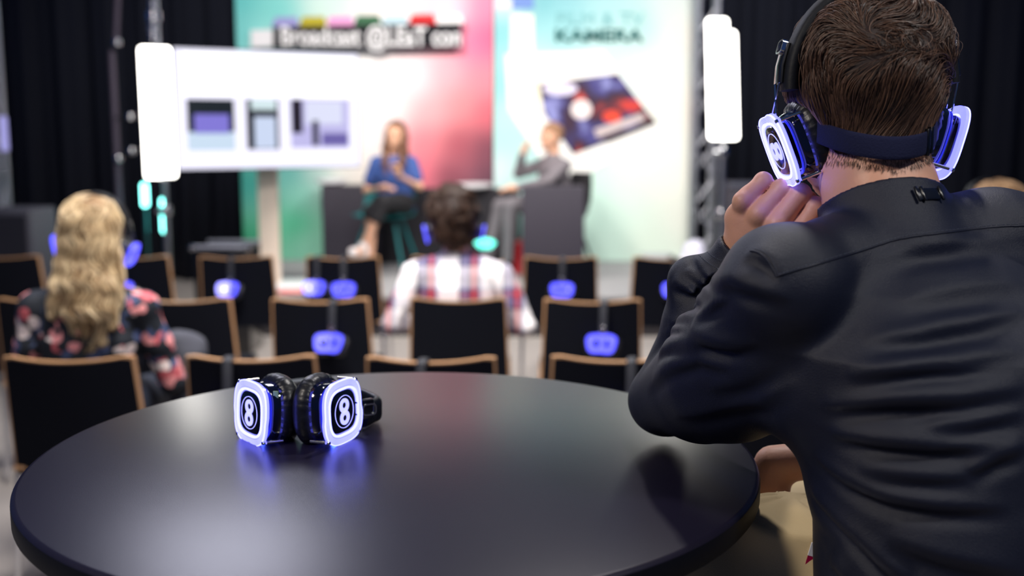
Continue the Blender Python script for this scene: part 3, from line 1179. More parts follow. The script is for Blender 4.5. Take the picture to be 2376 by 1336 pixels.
def make_cup(parent, T, near=True, rot8=0.0, flip=1, rod_pins=True, scale=1.0):
    """ear cup. local: +z outward normal, +y towards the headband, +x sideways. T places it"""
    if scale != 1.0:
        T = T @ Matrix.Scale(scale, 4)
    # cushion, soft torus with gathered leather
    V = []
    F = []
    nu, nv = (96, 20) if near else (36, 10)
    for i in range(nu):
        a = 2 * math.pi * i / nu
        ca, sa = math.cos(a), math.sin(a)
        ex = abs(ca) ** .8 * math.copysign(.0292, ca)
        ey = abs(sa) ** .8 * math.copysign(.0330, sa)
        for j in range(nv):
            q = 2 * math.pi * j / nv
            fold = 1 + (.045 * math.sin(a * 30 + 1.3 * math.sin(a * 5)) * max(0, math.cos(q - .9)) if near else 0)
            rr = .0115 * fold
            zz = .0135 * fold
            V.append((ex + ca * rr * math.cos(q), ey + sa * rr * math.cos(q), -.0275 + zz * math.sin(q)))
    for i in range(nu):
        for j in range(nv):
            F.append((i * nv + j, ((i + 1) % nu) * nv + j, ((i + 1) % nu) * nv + (j + 1) % nv, i * nv + (j + 1) % nv))
    V = [tuple(T @ Vector(v)) for v in V]
    raw('ear_cushion', V, F, M['leather'], parent, True)
    # housing: domed body between cushion and plate
    b = MB()
    prof = [(.94, -.024), (1.0, -.021), (1.0, -.016), (.93, -.0145), (.90, -.008), (.82, -.0035), (.70, -.002)]
    n = 48 if near else 20
    VV = []
    FF = []
    for s, z in prof:
        for (x, y) in sup(.0345 * s, .0375 * s, 3.0, n):
            VV.append((x, y, z))
    for i in range(len(prof) - 1):
        for j in range(n):
            FF.append((i * n + j, i * n + (j + 1) % n, (i + 1) * n + (j + 1) % n, (i + 1) * n + j))
    FF.append(tuple(range(n))[::-1])
    FF.append(tuple(range((len(prof) - 1) * n, len(prof) * n)))
    b.add(VV, FF, T)
    b.build('housing', M['housing'], parent, 40)
    if near:
        b = MB()
        b.prism(sup(.0290, .0320, 3.0, 48), -.0036, -.0022, T, hole=sup(.0262, .0292, 3.0, 48))
        b.build('led_strip', M['led'], parent, 40)
    z0 = .006
    n = 64 if near else 28
    # outer plate outline with lug corners
    def lug(x, y):
        return (x * (1 + .02 * math.copysign(1, y) * flip), y)
    R8 = Matrix.Rotation(rot8, 4, 'Z')
    T8 = T @ R8
    out = sup(.0395, .0385, 3.2, n, fn=lug)
    bs_ = 1.0 if near else .5
    mid = sup(.0318 * bs_, .0292 * bs_, 3.2, n)
    inn = sup(.0292, .0268, 3.2, n)
    b = MB()
    b.prism(out, z0, z0 + .0045, T8, hole=mid)
    b.build('lit_frame', M['frame'] if near else M['frame_far'], parent, 30)
    if near:
        b = MB()
        b.prism(sup(.0398, .0388, 3.2, n, fn=lug), z0 + .0035, z0 + .0050, T8, hole=sup(.0388, .0378, 3.2, n, fn=lug))
        b.prism(mid, z0 + .002, z0 + .0056, T8, hole=inn)
        fr = b.build('lit_rim', M['frame_rim'], parent, 30)
        # engraved lines of the acrylic
        b = MB()
        for q in range(4):
            s0 = 1 - .040 * (q + 1)
            b.prism(sup(.0395 * s0, .0385 * s0, 3.2, n, fn=lug), z0 + .0044, z0 + .0049, T8, hole=sup(.0395 * s0 - .0003, .0385 * s0 - .0003, 3.2, n, fn=lug))
        b.build('engraved_lines', M['eight'], parent, False)
    b = MB()
    # badge, slightly domed
    VV = []
    FF = []
    pr = [(1.0, 0), (1.0, .0035), (.96, .0050), (.85, .0058), (.6, .0062)]
    for s, z in pr:
        for (x, y) in sup(.0294 * s * bs_, .0270 * s * bs_, 3.2, n):
            VV.append((x, y, z0 - .001 + z))
    for i in range(len(pr) - 1):
        for j in range(n):
            FF.append((i * n + j, i * n + (j + 1) % n, (i + 1) * n + (j + 1) % n, (i + 1) * n + j))
    FF.append(tuple(range(n))[::-1])
    FF.append(tuple(range((len(pr) - 1) * n, len(pr) * n)))
    b.add(VV, FF, T8)
    bd_ = b.build('badge', M['badge'], parent, 40)
    zt_ = z0 + .0053
    if near:
        b = MB()
        el = lambda a, c, k=48, dx=0, dy=0: [(a * math.cos(2 * math.pi * i / k) + dx, c * math.sin(2 * math.pi * i / k) + dy) for i in range(k)]
        b.prism(el(.0200, .0200), zt_ - .002, zt_ + .0003, T8, hole=el(.0193, .0193))
        b.build('oval_ring', M['eight'], parent, 30)
        b = MB()
        for sy in (-1, 1):
            b.prism(el(.0100, .0088, dy=.0074 * sy), zt_ - .002, zt_ + .0006, T8, hole=el(.0040, .0036, dy=.0078 * sy))
        b.build('figure_eight', M['eight'], parent, 30)
        for (x, y) in ((-.030, .0335), (.0345, -.0300), (-.031, -.0325)):
            b = MB()
            b.lathe([(.0005, .0012), (.0018, .0010), (.0022, 0), (.0022, -.002)][::-1], 14, (x * flip, y, z0 + .0048), T8)
            b.build('screw', M['chrome'], parent, 40)
    # standoff pins
    if near:
        for (x, y) in ((-.030, .0335), (.0345, -.0300), (-.031, -.0325)):
            b = MB()
            b.tube([(x * flip, y, z0), (x * flip, y, -.016)], .0019, 12, T8)
            b.build('standoff_pin', mat('nickel pin', (.85, .80, .66), .18, 1.0), parent, 40)


def arch_pts(w, h, zc, n=28, lean=0.0, power=2.4, a0=0, a1=180):
    o = []
    for i in range(n + 1):
        a = math.radians(a0 + (a1 - a0) * i / n)
        x = abs(math.cos(a)) ** (2 / power) * math.copysign(w, math.cos(a))
        z = abs(math.sin(a)) ** (2 / power) * h
        o.append(Vector((x, 0, zc + z)))
    return o


def band_mesh(b, pts, width, th, up, T, n=12):
    """soft strap of rounded rectangular section along pts; width along `up`"""
    V = []
    F = []
    up = Vector(up)
    for i, p in enumerate(pts):
        t = (pts[min(i + 1, len(pts) - 1)] - pts[max(i - 1, 0)]).normalized()
        nrm = up.cross(t).normalized()
        for j in range(n):
            a = 2 * math.pi * j / n
            c, s = math.cos(a), math.sin(a)
            x = abs(c) ** .6 * math.copysign(width / 2, c)
            y = abs(s) ** .8 * math.copysign(th / 2, s)
            V.append(p + up * x + nrm * y)
    for i in range(len(pts) - 1):
        for j in range(n):
            F.append((i * n + j, i * n + (j + 1) % n, (i + 1) * n + (j + 1) % n, (i + 1) * n + j))
    F.append(tuple(range(n))[::-1])
    F.append(tuple(range((len(pts) - 1) * n, len(pts) * n)))
    b.add(V, F, T)


def headphones(M4, label, group=None, near=True, half=.098, yaw=0.0, tilt=.22, h=.125, swivel=0.0, rot8=math.pi / 2, w=None, zb=.055, by=0.0):
    """headphones about the head centre between the ears; x = right, y = forward, z = up"""
    r = empty('headphones')
    tag(r, label, 'headphones', group)
    w = w or .092
    for sx in (-1, 1):
        # outward normal = sx * x, leaning so the lower edge goes inwards
        n = Vector((sx * math.cos(tilt), 0, math.sin(tilt) * 1.0))
        n = Matrix.Rotation(swivel * sx, 3, 'Z') @ n
        up = Vector((0, 0, 1))
        up = (up - n * up.dot(n)).normalized()
        xx = up.cross(n).normalized()
        c = Vector((sx * (half - .012), 0, -.012))
        T = M4 @ Matrix(((xx.x, up.x, n.x, c.x), (xx.y, up.y, n.y, c.y), (xx.z, up.z, n.z, c.z), (0, 0, 0, 1)))
        make_cup(r, T, near, rot8, flip=sx, scale=1.0)
        b = MB()
        top = Vector((sx * (w + .009), by * .7, .060))
        for dy in (-.008, .008):
            b.tube([T @ Vector((dy, .020, .002)), T @ Vector((dy, .036, .001)), M4 @ (top + Vector((sx * .001, dy, -.004))), M4 @ (top + Vector((-sx * .003, dy, .012)))], .0013 if near else .002, 8)
        b.build('slider_rod', M['rod'], r, 40)
        b = MB()
        A = [top + Vector((0, 0, -.006)), top + Vector((-sx * .002, 0, .012)), top + Vector((-sx * .009, 0, .034))]
        band_mesh(b, A, .024, .006, (0, 1, 0), M4)
        b.build('slider_box', M['blackplastic'], r, 40)
        if near:
            b = MB()
            q = Matrix.Translation(top + Vector((-sx * .006, 0, .031))) @ Matrix.Rotation(sx * math.radians(90 - 17), 4, 'Y')
            b.prism(sup(.0075, .0095, 4, 32), -.001, .0042, M4 @ q, hole=sup(.0058, .0078, 4, 32))
            b.build('buckle', M['chrome'], r, 30)
    b = MB()
    pts = arch_pts(w, h - zb, zb, 30, power=2.0)
    band_mesh(b, pts, .031 if near else .034, .0150 if near else .0125, (0, 1, 0), M4 @ Matrix.Translation((0, by, 0)), 14)
    b.build('headband', M['band'], r, 50)
    return r


# the pair on the table, lying on its side: cups standing, band flat behind them
def table_headphones():
    r = empty('headphones', (0, 0, 0))
    tag(r, 'folded headphones with two glowing number 8 ear cups lying on the round table', 'headphones')
    for (px, py, nx_, flip) in ((598, 955, -1.16, -1), (781, 953, 2.2, 1)):
        c = at(px, py, 1.275 if flip < 0 else 1.27)
        n = Vector((nx_, -1, .10)).normalized()
        up = Vector((0, 0, 1))          # the 8 stands upright
        up = (up - n * up.dot(n)).normalized()
        side = up.cross(n).normalized()
        T = Matrix(((side.x, up.x, n.x, c.x), (side.y, up.y, n.y, c.y), (side.z, up.z, n.z, c.z), (0, 0, 0, 1)))
        make_cup(r, T, True, 0.0, flip=-flip)
        # real leds inside each cup
        l = bpy.data.lights.new('cup_led', 'POINT')
        l.energy = .04
        l.color = (.05, .10, 1.0)
        l.shadow_soft_size = .004
        o = bpy.data.objects.new('cup_led', l)
        COL.objects.link(o)
        o.location = T @ Vector((0, -.0345, -.006))
    # band, lying flat behind, visible at the right
    b = MB()
    A = [at(842, 938, 1.325), at(862, 934, 1.345), at(872, 925, 1.37), at(800, 920, 1.43), at(690, 920, 1.445), at(600, 925, 1.40), at(590, 940, 1.34)]
    P = []
    for i in range(len(A) - 1):
        for k in range(6):
            t = k / 6
            p0 = A[max(i - 1, 0)]
            p1, p2 = A[i], A[i + 1]
            p3 = A[min(i + 2, len(A) - 1)]
            P.append(.5 * ((2 * p1) + (-p0 + p2) * t + (2 * p0 - 5 * p1 + 4 * p2 - p3) * t * t + (-p0 + 3 * p1 - 3 * p2 + p3) * t ** 3))
    for p in P:
        p.z = TZ + .0175 + .0
    band_mesh(b, P, .031, .0125, (0, 0, 1), Matrix.Identity(4), 14)
    b.build('headband', M['leather'], r, 50)
    b = MB()
    q = at(848, 938, 1.31)
    q.z = TZ + .030
    Tm = Matrix.Translation(q) @ Matrix.Rotation(.55, 4, 'Z')
    b.box((0, 0, 0), (.022, .008, .026), Tm, .003)
    b.build('slider_box', M['blackplastic'], r, 40)
    b = MB()
    b.prism(sup(.0095, .0075, 4, 32), -.001, .001, Tm @ Matrix.Translation((.003, -.005, 0)) @ Matrix.Rotation(math.pi / 2, 4, 'X'), hole=sup(.0078, .0058, 4, 32))
    b.build('buckle', M['chrome'], r, 30)
    for dz in (-.009, .006):
        b = MB()
        b.tube([at(826, 945, 1.29) + Vector((0, 0, dz)), q + Vector((-.004, .0, dz))], .0013, 8)
        b.build('slider_rod', M['rod'], r, 40)
    # circuit pieces visible in the clear left cup
    b = MB()
    for (px, py, w, h) in ((640, 915, .006, .008), (643, 943, .008, .010)):
        b.box(tuple(at(px, py, 1.262)), (w, .002, h))
    b.build('circuit_board', mat('green circuit board', lin(120, 150, 95), .4), r, False)
    return r


table_headphones()


# headphones hanging over chair backs
def hung(key, px, py_cup, label, proto_=[None]):
    x, Y, rz = CH[key]
    d = Y * math.cos(PITCH) + (CAMZ - .7) * math.sin(PITCH)
    X = (px - 1188) / FPX * d
    dx = (X - x) / .2
    ytop = Y - .045 + .035 * dx * dx
    ztop = .80 - .014 * (1 - dx * dx)
    if proto_[0] is None:
        r = empty('headphones')
        I = Matrix.Identity(4)
        b = MB()
        pts = []
        for i in range(15):
            a = math.pi * i / 14
            pts.append(Vector((0, .002 - .022 * math.cos(a), .006 * math.sin(a))))
        pts = [Vector((.0, -.030, -.115)), Vector((0, -.026, -.06))] + pts + [Vector((0, .036, -.06)), Vector((0, .038, -.11))]
        band_mesh(b, pts, .030, .011, (1, 0, 0), I, 12)
        b.build('headband', mat('grey padded headband', lin(42, 44, 52), .6), r, 50)
        b = MB()
        b.box((0, -.031, -.105), (.022, .010, .030), None, .004)
        b.build('slider_box', M['chrome'], r)
        for k, (sx, rr) in enumerate(((-1, .5), (1, -.5))):
            T = Matrix.Translation((sx * .026, -.055, -.162)) @ Matrix.Rotation(rr * .9, 4, 'Z') @ Matrix.Rotation(math.radians(62), 4, 'X')
            make_cup(r, T, False, math.pi / 2, flip=sx)
        l = None
        proto_[0] = r
        o = r
    else:
        o = copy_tree(proto_[0])
    zc = at(px, py_cup, ytop - .06).z
    o.location = (X, ytop, ztop)
    o.rotation_euler = (0, 0, random.Random(px).uniform(-.35, .35))
    o['label'] = label
    o['category'] = 'headphones'
    o['group'] = 'headphones hung over the chair backs'
    return o


hung('C2', 545, 685, 'blue glowing headphones on the front-row chair below the television')
hung('C3', 741, 678, 'left one of the two blue glowing headphones on one front-row chair')
hung('C3', 800, 678, 'right one of the two blue glowing headphones on one front-row chair')
hung('C5', 1304, 668, 'blue glowing headphones on the front-row chair in front of the red stage chair')
hung('C1', 297, 688, 'blue glowing headphones by the hair tips of the blonde person')
hung('C6', 1566, 665, 'blue glowing headphones peeping out above the elbow crook of the person in black')
hung('B2', 780, 798, 'blue glowing headphones on the second-row chair left of the plaid shirt person')
hung('B4', 1400, 797, 'blue glowing headphones on the second-row chair right of the plaid shirt person')
hung('A2', 542, 930, 'headphones on the nearest-row chair, only the band seen above the folded headphones')
hung('A3', 986, 930, 'headphones on the nearest-row chair, only the band seen behind the table middle')
hung('A4', 1462, 930, 'headphones on the nearest-row chair, only the band seen beside the elbow')
# ------------------------------------------------------------------ man in the black shirt
M['skin'] = mat('skin', lin(222, 166, 138), .5, sss=.12, bump=.12, bscale=260, vary=.05, vscale=40)
M['shirt'] = mat('black cotton shirt', lin(7, 14, 36), .52, bump=.35, bscale=1100, spec=.5)
M['stitch'] = mat('grey stitching', lin(70, 76, 92), .8)
M['khaki'] = mat('khaki twill', lin(196, 174, 132), .85, bump=.2, bscale=900, vary=.06, vscale=30)
M['manhair'] = hair_mat('brown hair', lin(38, 27, 23), lin(126, 94, 74), .38)
M['haircap'] = mat('dark brown hair underlayer', lin(46, 31, 24), .6)
M['strap'] = mat('navy elastic strap', lin(6, 15, 56), .9, bump=.3, bscale=500)

man = empty('person', (.42, 1.05, 0))
tag(man, 'person in a black shirt and khaki trousers leaning on the round table, seen from behind', 'person')

HY = math.radians(3)              # head turned a little to the left
HC = at(1999, 214, 1.165)          # centre of the skull
HR = rotm(HY, math.radians(-4), math.radians(-2.5))
hl = lambda x, y, z: A3(HC) + HR @ np.array([x, y, z])      # head local -> world

TY = math.radians(17)
tr = np.array([math.cos(TY), math.sin(TY), 0])
tf = np.array([-math.sin(TY), math.cos(TY), 0])
SL = A3(at(1822, 668, 1.02))      # left shoulder joint
EL = A3(at(1548, 925, 1.285))      # left elbow
WR = A3(at(1738, 556, 1.20))      # left wrist
NB = A3(at(2068, 560, 1.10))       # neck base
SRt = A3(at(2520, 600, 1.14))      # right shoulder joint

TORSO = [(.47, 1.02, .80, .172, .125), (.475, 1.02, .95, .165, .118), (.472, 1.03, 1.10, .168, .122), (.455, 1.045, 1.20, .176, .126), (.438, 1.055, 1.28, .176, .115), (.422, 1.07, 1.335, .130, .082), (.412, 1.085, 1.378, .065, .058)]


def torso(P, g=0.0):
    d = loft(P, [(x, y, z, a + g, b_ + g) for x, y, z, a, b_ in TORSO], TY, 2.3)
    NBl = NB + np.array([0, 0, -.01])
    d = smin(d, chain(P, [NBl, (NBl + SL) / 2 + np.array([0, 0, .000]), SL + np.array([0, 0, .002])], [.050 + g, .046 + g, .051 + g], .02), .025)
    d = smin(d, chain(P, [NBl, (NBl + SRt) / 2 + np.array([0, 0, .012]), SRt], [.052 + g, .05 + g, .056 + g], .02), .03)
    return d


def left_arm(P, g=0.0):
    mid = SL * .5 + EL * .5 + np.array([.004, 0, -.022])
    d = chain(P, [SL, mid, EL], [.052 + g, .056 + g, .038 + g], .02)
    fm = EL * .5 + WR * .5 + np.array([-.004, 0, 0])
    d = smin(d, chain(P, [EL, fm, WR], [.036 + g, .034 + g * .9, .025 + g * .6], .02), .006)
    return d


REl = np.array([.66, 1.13, 1.06])
RW = A3(at(1822, 1064, 1.25))


def right_arm(P, g=0.0):
    return smin(chain(P, [SRt, REl], [.052 + g, .040 + g], .02), chain(P, [REl, RW + np.array([.05, .0, -.0])], [.038 + g, .027 + g], .02), .01)


def press(P, s):
    # hollow beside the ears where the cushions press
    return ell(P, hl(.110 * s, .000, -.054), (.056, .080, .050), HR)


def head_f(P):
    d = ell(P, hl(0, -.008, .008), (.070, .090, .078), HR)
    d = smin(d, ell(P, hl(0, .035, -.045), (.060, .066, .072), HR), .03)     # face and jaw
    for s in (-1, 1):
        d = smax(d, -press(P, s), .012)
    d = smin(d, ell(P, hl(0, .082, -.098), (.024, .02, .018), HR), .025)      # chin
    d = smin(d, cone(P, hl(0, .092, -.012), hl(0, .112, -.046), .007, .013), .012)  # nose
    d = smin(d, cone(P, hl(-.018, .088, -.074), hl(.018, .088, -.074), .0075, .0075), .006)  # lips
    d = smin(d, cone(P, hl(-.035, .084, .018), hl(.035, .084, .018), .010, .010), .015)  # brow
    for s in (-1, 1):
        d = smax(d, -ell(P, hl(.031 * s, .098, -.004), (.015, .010, .009), HR), .008)   # eye sockets
        d = smin(d, ell(P, hl(.031 * s, .085, -.005), (.0115, .0115, .0115)), .002)
        e = ell(P, hl(.066 * s, .004, -.020), (.007, .018, .031), rotm(HY + .35 * s))
        e = smax(e, -ell(P, hl(.074 * s, .008, -.018), (.006, .010, .019), HR), .004)
        d = smin(d, e, .006)
    return d


def neck_f(P):
    n0 = hl(0, -.012, -.062)
    n1 = NB + np.array([-.002, .004, .0])
    d = chain(P, [n0, (n0 + n1) / 2 + tf * -.004, n1], [.055, .0535, .060], .02)
    # tendons of the nape
    for s in (-1, 1):
        d = smin(d, cone(P, hl(.022 * s, -.055, -.055), n1 + tr * .026 * s - tf * .035, .012, .015), .02)
    return d


# hand: fist under the jaw, back of the hand to the camera
HK = [  # mcp, pip, dip, tip for little, ring, middle, index
    (at(1722, 466, 1.176), at(1771, 420, 1.180), at(1790, 436, 1.208), at(1782, 470, 1.222)),
    (at(1762, 496, 1.166), at(1814, 438, 1.170), at(1834, 452, 1.202), at(1822, 490, 1.222)),
    (at(1802, 520, 1.156), at(1857, 450, 1.161), at(1876, 464, 1.196), at(1860, 508, 1.220)),
    (at(1846, 552, 1.152), at(1891, 480, 1.158), at(1906, 494, 1.194), at(1886, 536, 1.216)),
]
HRAD = [(.0098, .0092, .0082, .0072), (.0106, .0102, .0090, .0078), (.0112, .0108, .0094, .0080), (.0112, .0106, .0092, .0080)]


def hand_f(P):
    W = WR
    d = None
    for k, (q, r) in enumerate(zip(HK, HRAD)):
        q = [A3(v) for v in q]
        meta = chain(P, [W + (q[0] - A3(HK[1][0])) * .45 + np.array([0, .006, 0]), (W + q[0]) / 2 + np.array([0, .006, 0]) + (q[0] - A3(HK[1][0])) * .2, q[0] + (W - q[0]) * .12 + np.array([0, .004, 0])], [.0165, .0155, r[0] * .98], .012)
        d = meta if d is None else smin(d, meta, .014)
    # palm body
    c = (A3(HK[1][0]) + A3(HK[3][0]) + W * 1.2) / 3.2 + np.array([0, .016, 0])
    d = smin(d, ell(P, c, (.030, .014, .032), None), .012)
    fing = None
    for k, (q, r) in enumerate(zip(HK, HRAD)):
        q = [A3(v) for v in q]
        f = chain(P, [q[0], q[1], q[2], q[3]], r, .004)
        # knuckle
        f = smin(f, ell(P, q[0] + np.array([0, -.0022, .0005]), (r[0] * .98,) * 3), .004)
        f = smin(f, ell(P, q[1], (r[1] * 1.04,) * 3), .003)
        fing = f if fing is None else smin(fing, f, .0012)
    for k in range(3):      # webs between the fingers
        a_, b_ = A3(HK[k][0]), A3(HK[k + 1][0])
        u_ = (A3(HK[k][1]) - a_) * .28
        d = smin(d, cone(P, a_ + u_ + np.array([0, .007, 0]), b_ + u_ + np.array([0, .007, 0]), .0075, .0075), .006)
    d = smin(d, fing, .008)
    # thumb behind, closing over the fingers from the index side
    th = [W + np.array([.022, .02, .004]), A3(at(1880, 560, 1.19)), A3(at(1900, 520, 1.215)), A3(at(1880, 490, 1.232))]
    d = smin(d, chain(P, th, [.017, .014, .0115, .0095], .008), .006)
    # wrist
    d = smin(d, cone(P, W + (EL - W) * .25, W, .023, .0235), .012)
    return d


def righthand_f(P):
    c = RW + np.array([-.018, .012, -.046])
    d = ell(P, c, (.026, .030, .030), rotm(.5, -.5))
    d = smin(d, cone(P, RW + np.array([.06, .0, .0]), RW + np.array([-.012, .012, -.010]), .024, .022), .018)
    for k in range(4):
        a = c + np.array([-.028 + .006 * k, .028 - .012 * k, -.012])
        d = smin(d, chain(P, [c + (a - c) * .5, a, a + np.array([-.022, .01, -.022]), a + np.array([-.018, .012, -.042])], [.0105, .0098, .0088, .0078], .003), .004)
    d = smin(d, chain(P, [c + np.array([.008, -.02, 0]), c + np.array([-.004, -.045, -.018]), c + np.array([-.02, -.05, -.034])], [.012, .0105, .0088], .006), .006)
    return d


HIP = {-1: np.array([.37, 1.04, .84]), 1: np.array([.54, 1.09, .84])}
KNEE = {-1: np.array([.115, 1.40, .83]), 1: np.array([.44, 1.56, .83])}
ANK = {-1: np.array([.12, 1.42, .40]), 1: np.array([.44, 1.56, .40])}
HIP[-1] = np.array([.37, 1.06, .945])
KNEE[-1] = np.array([.10, 1.36, .985])
ANK[-1] = np.array([.14, 1.40, .50])
HIP[1] = np.array([.50, 1.10, .915])
KNEE[1] = np.array([.40, 1.52, .925])
ANK[1] = np.array([.43, 1.50, .50])


def legs_f(P, g=0.0):
    d = None
    for s in (-1, 1):
        e = chain(P, [HIP[s], HIP[s] * .5 + KNEE[s] * .5, KNEE[s], ANK[s]], [.100 + g, .086 + g, .060 + g, .040 + g * 1.4], .03)
        d = e if d is None else smin(d, e, .02)
    return d


def body_f(P):
    d = smin(head_f(P), neck_f(P), .022)
    d = smin(d, torso(P, -.014), .02)
    d = smin(d, smin(left_arm(P, -.014), hand_f(P), .012), .01)
    d = smin(d, smin(right_arm(P, -.014), righthand_f(P), .012), .01)
    d = smin(d, legs_f(P, -.014), .03)
    for s in (-1, 1):
        d = smin(d, cone(P, ANK[s] + np.array([0, -.01, -.04]), ANK[s] + np.array([-.01, .12, -.08]), .035, .03), .02)
    return d


# skull, face, neck and hand at fine resolution, rest of the same body coarser but one mesh
def body_mesh():
    ax_ = (WR - EL) / np.linalg.norm(WR - EL)
    W0 = WR - ax_ * .022          # both halves meet inside the cuff

    def near(P):
        return np.linalg.norm(P - (WR + ax_ * .05), axis=1) < .13

    def fa(P):
        d = body_f(P)
        cut = (P - W0) @ ax_ - .004
        return np.where(near(P) & (hand_f(P) < .02) & (smin(head_f(P), neck_f(P), .022) > .0), np.maximum(d, np.minimum(cut, .02)), d)

    def fb(P):
        return np.maximum(hand_f(P), -((P - W0) @ ax_))
    V1, F1 = nets(fa, (.0, .86, .30), (.76, 1.72, 1.66), .0036)
    c_ = WR + ax_ * .05
    V2, F2 = nets(fb, c_ - .10, c_ + .10, .0013)
    return raw('body', np.concatenate([V1, V2]), np.concatenate([F1, F2 + len(V1)]), M['skin'], None, True)


# The clothed body is one continuous surface; fine grid
bdy = place(body_mesh(), man)


# ---- shirt
def shirt_base(P):
    g = .004
    d = torso(P, g)
    la = left_arm(P, g + .004)
    # bunched cloth around the elbow crook and the outer elbow
    d = smin(d, la, .016)
    d = smin(d, ell(P, A3(at(1608, 650, 1.235)), (.030, .026, .030)), .02)
    d = smin(d, cone(P, at(1650, 938, 1.20), at(1850, 905, 1.03), .030, .034), .06)
    d = smin(d, right_arm(P, g + .004), .016)
    # collar stand
    n1 = NB + np.array([-.004, -.002, -.004])
    ax = hl(0, -.01, -.07) - n1
    ax = ax / np.linalg.norm(ax)
    col = cone(P, n1 - ax * .02, n1 + ax * .072, .0715, .0665)
    q = P - (n1 + ax * .060)
    cap = q @ ax + .016
    col = smax(col, cap + .010 * (q @ tf) / .06 * 0, .002)
    d = smin(d, col, .008)
    q2 = P - (n1 + ax * .018)
    inner = smax(cone(P, n1, n1 + ax * .14, .0640, .0588), -(q2 @ ax), .002)
    d = smax(d, -inner, .0015)
    # the sleeve lies flat on the table
    tbl = np.maximum(np.maximum(np.hypot(P[:, 0] - TC[0], P[:, 1] - TC[1]) - TR_, P[:, 2] - TZ), TZ - .06 - P[:, 2])
    d = smax(d, -(tbl - .0008), .003)
    # front hem cut
    d = smax(d, .86 - P[:, 2], .01)
    # open the left cuff and the right cuff
    a = (WR - EL) / np.linalg.norm(WR - EL)
    Wc = WR - a * .010
    d = np.where(np.linalg.norm(P - WR, axis=1) < .11, smax(d, (P - Wc) @ a, .002), d)
    cuffhole = smax(cone(P, Wc - a * .03, Wc + a * .03, .0262, .0262), -((P - (Wc - a * .02)) @ a), .001)
    d = smax(d, -cuffhole, .001)
    a2 = (RW - REl) / np.linalg.norm(RW - REl)
    d = np.where(np.linalg.norm(P - RW, axis=1) < .12, smax(d, (P - (RW + a2 * .016)) @ a2, .002), d)
    return d


# folds seen on the back and the sleeves: polylines found on the cloth, blended in as thin ridges
FOLDS = [
    # back, right part: long ridges fanning out towards the right side
    ([(2000, 790), (2120, 772), (2250, 748), (2376, 718)], .010, .005), ([(1960, 868), (2080, 852), (2220, 838), (2376, 812)], .009, .0045),
    ([(1900, 938), (2060, 928), (2220, 922), (2376, 896)], .009, .005), ([(2080, 700), (2200, 672), (2376, 655)], .012, .003),
    ([(1925, 1000), (2020, 1018), (2160, 1032), (2330, 1026)], .008, .0055), ([(1890, 1058), (1960, 1108), (2060, 1150), (2170, 1170), (2340, 1172)], .008, .006),
    ([(1880, 1130), (1930, 1185), (1990, 1245), (2060, 1310), (2110, 1345)], .008, .006), ([(2376, 1030), (2310, 1055), (2240, 1092)], .008, .004),
    ([(2020, 600), (2120, 575), (2210, 566), (2376, 560)], .012, .003), ([(2060, 1240), (2190, 1290), (2376, 1325)], .009, .004),
    ([(2140, 985), (2250, 975), (2376, 950)], .009, .0035), ([(1990, 1080), (2100, 1100), (2250, 1105)], .008, .003), ([(1930, 1290), (1975, 1345)], .009, .004),
    # shoulder and upper arm
    ([(1730, 592), (1770, 590), (1800, 612), (1822, 650)], .007, .004), ([(1650, 668), (1700, 650), (1760, 668), (1840, 690)], .009, .005),
    ([(1608, 756), (1650, 790), (1720, 806)], .007, .006), ([(1616, 740), (1660, 700), (1690, 690)], .007, .004), ([(1560, 815), (1620, 790), (1680, 800), (1760, 790)], .008, .005),
    ([(1500, 900), (1560, 850), (1620, 830), (1700, 850)], .008, .004), ([(1480, 860), (1530, 820), (1600, 790)], .006, .004),
    ([(1640, 900), (1720, 880), (1800, 840)], .010, .003), ([(1560, 960), (1650, 950), (1760, 930), (1850, 880)], .010, .003),
    # forearm sleeve
    ([(1515, 775), (1560, 745), (1610, 735)], .006, .005), ([(1500, 800), (1545, 770), (1600, 760)], .005, .004), ([(1540, 700), (1590, 690), (1640, 700)], .006, .004),
    ([(1560, 650), (1600, 668), (1640, 690)], .007, .006), ([(1620, 590), (1640, 630), (1680, 660)], .006, .004), ([(1590, 625), (1630, 650), (1660, 690)], .006, .005), ([(1480, 835), (1510, 800), (1560, 790)], .006, .004),
]
ridge = []
for fi_, (pts, r_, h_) in enumerate(FOLDS):
    h_ = h_ * (2.4 if fi_ < 13 else 1.6)
    q = []
    for (x, y) in pts:
        p = hit(shirt_base, x, y, .75, 1.5)
        if p is not None:
            q.append(p)
    if len(q) > 1:
        Q = np.array(q)
        N = grad(shirt_base, Q)
        fine = []
        for i in range(len(Q) - 1):
            for k in range(4):
                fine.append(Q[i] + (Q[i + 1] - Q[i]) * k / 4)
        fine.append(Q[-1])
        Q = np.array(fine)
        nq = len(Q)
        pr = np.array([math.sin(math.pi * (i + .15) / (nq - .7)) for i in range(nq)])
        for _ in range(3):
            N = grad(shirt_base, Q)
            Q = Q - N * shirt_base(Q)[:, None]
        ridge.append((Q, r_, h_, pr))


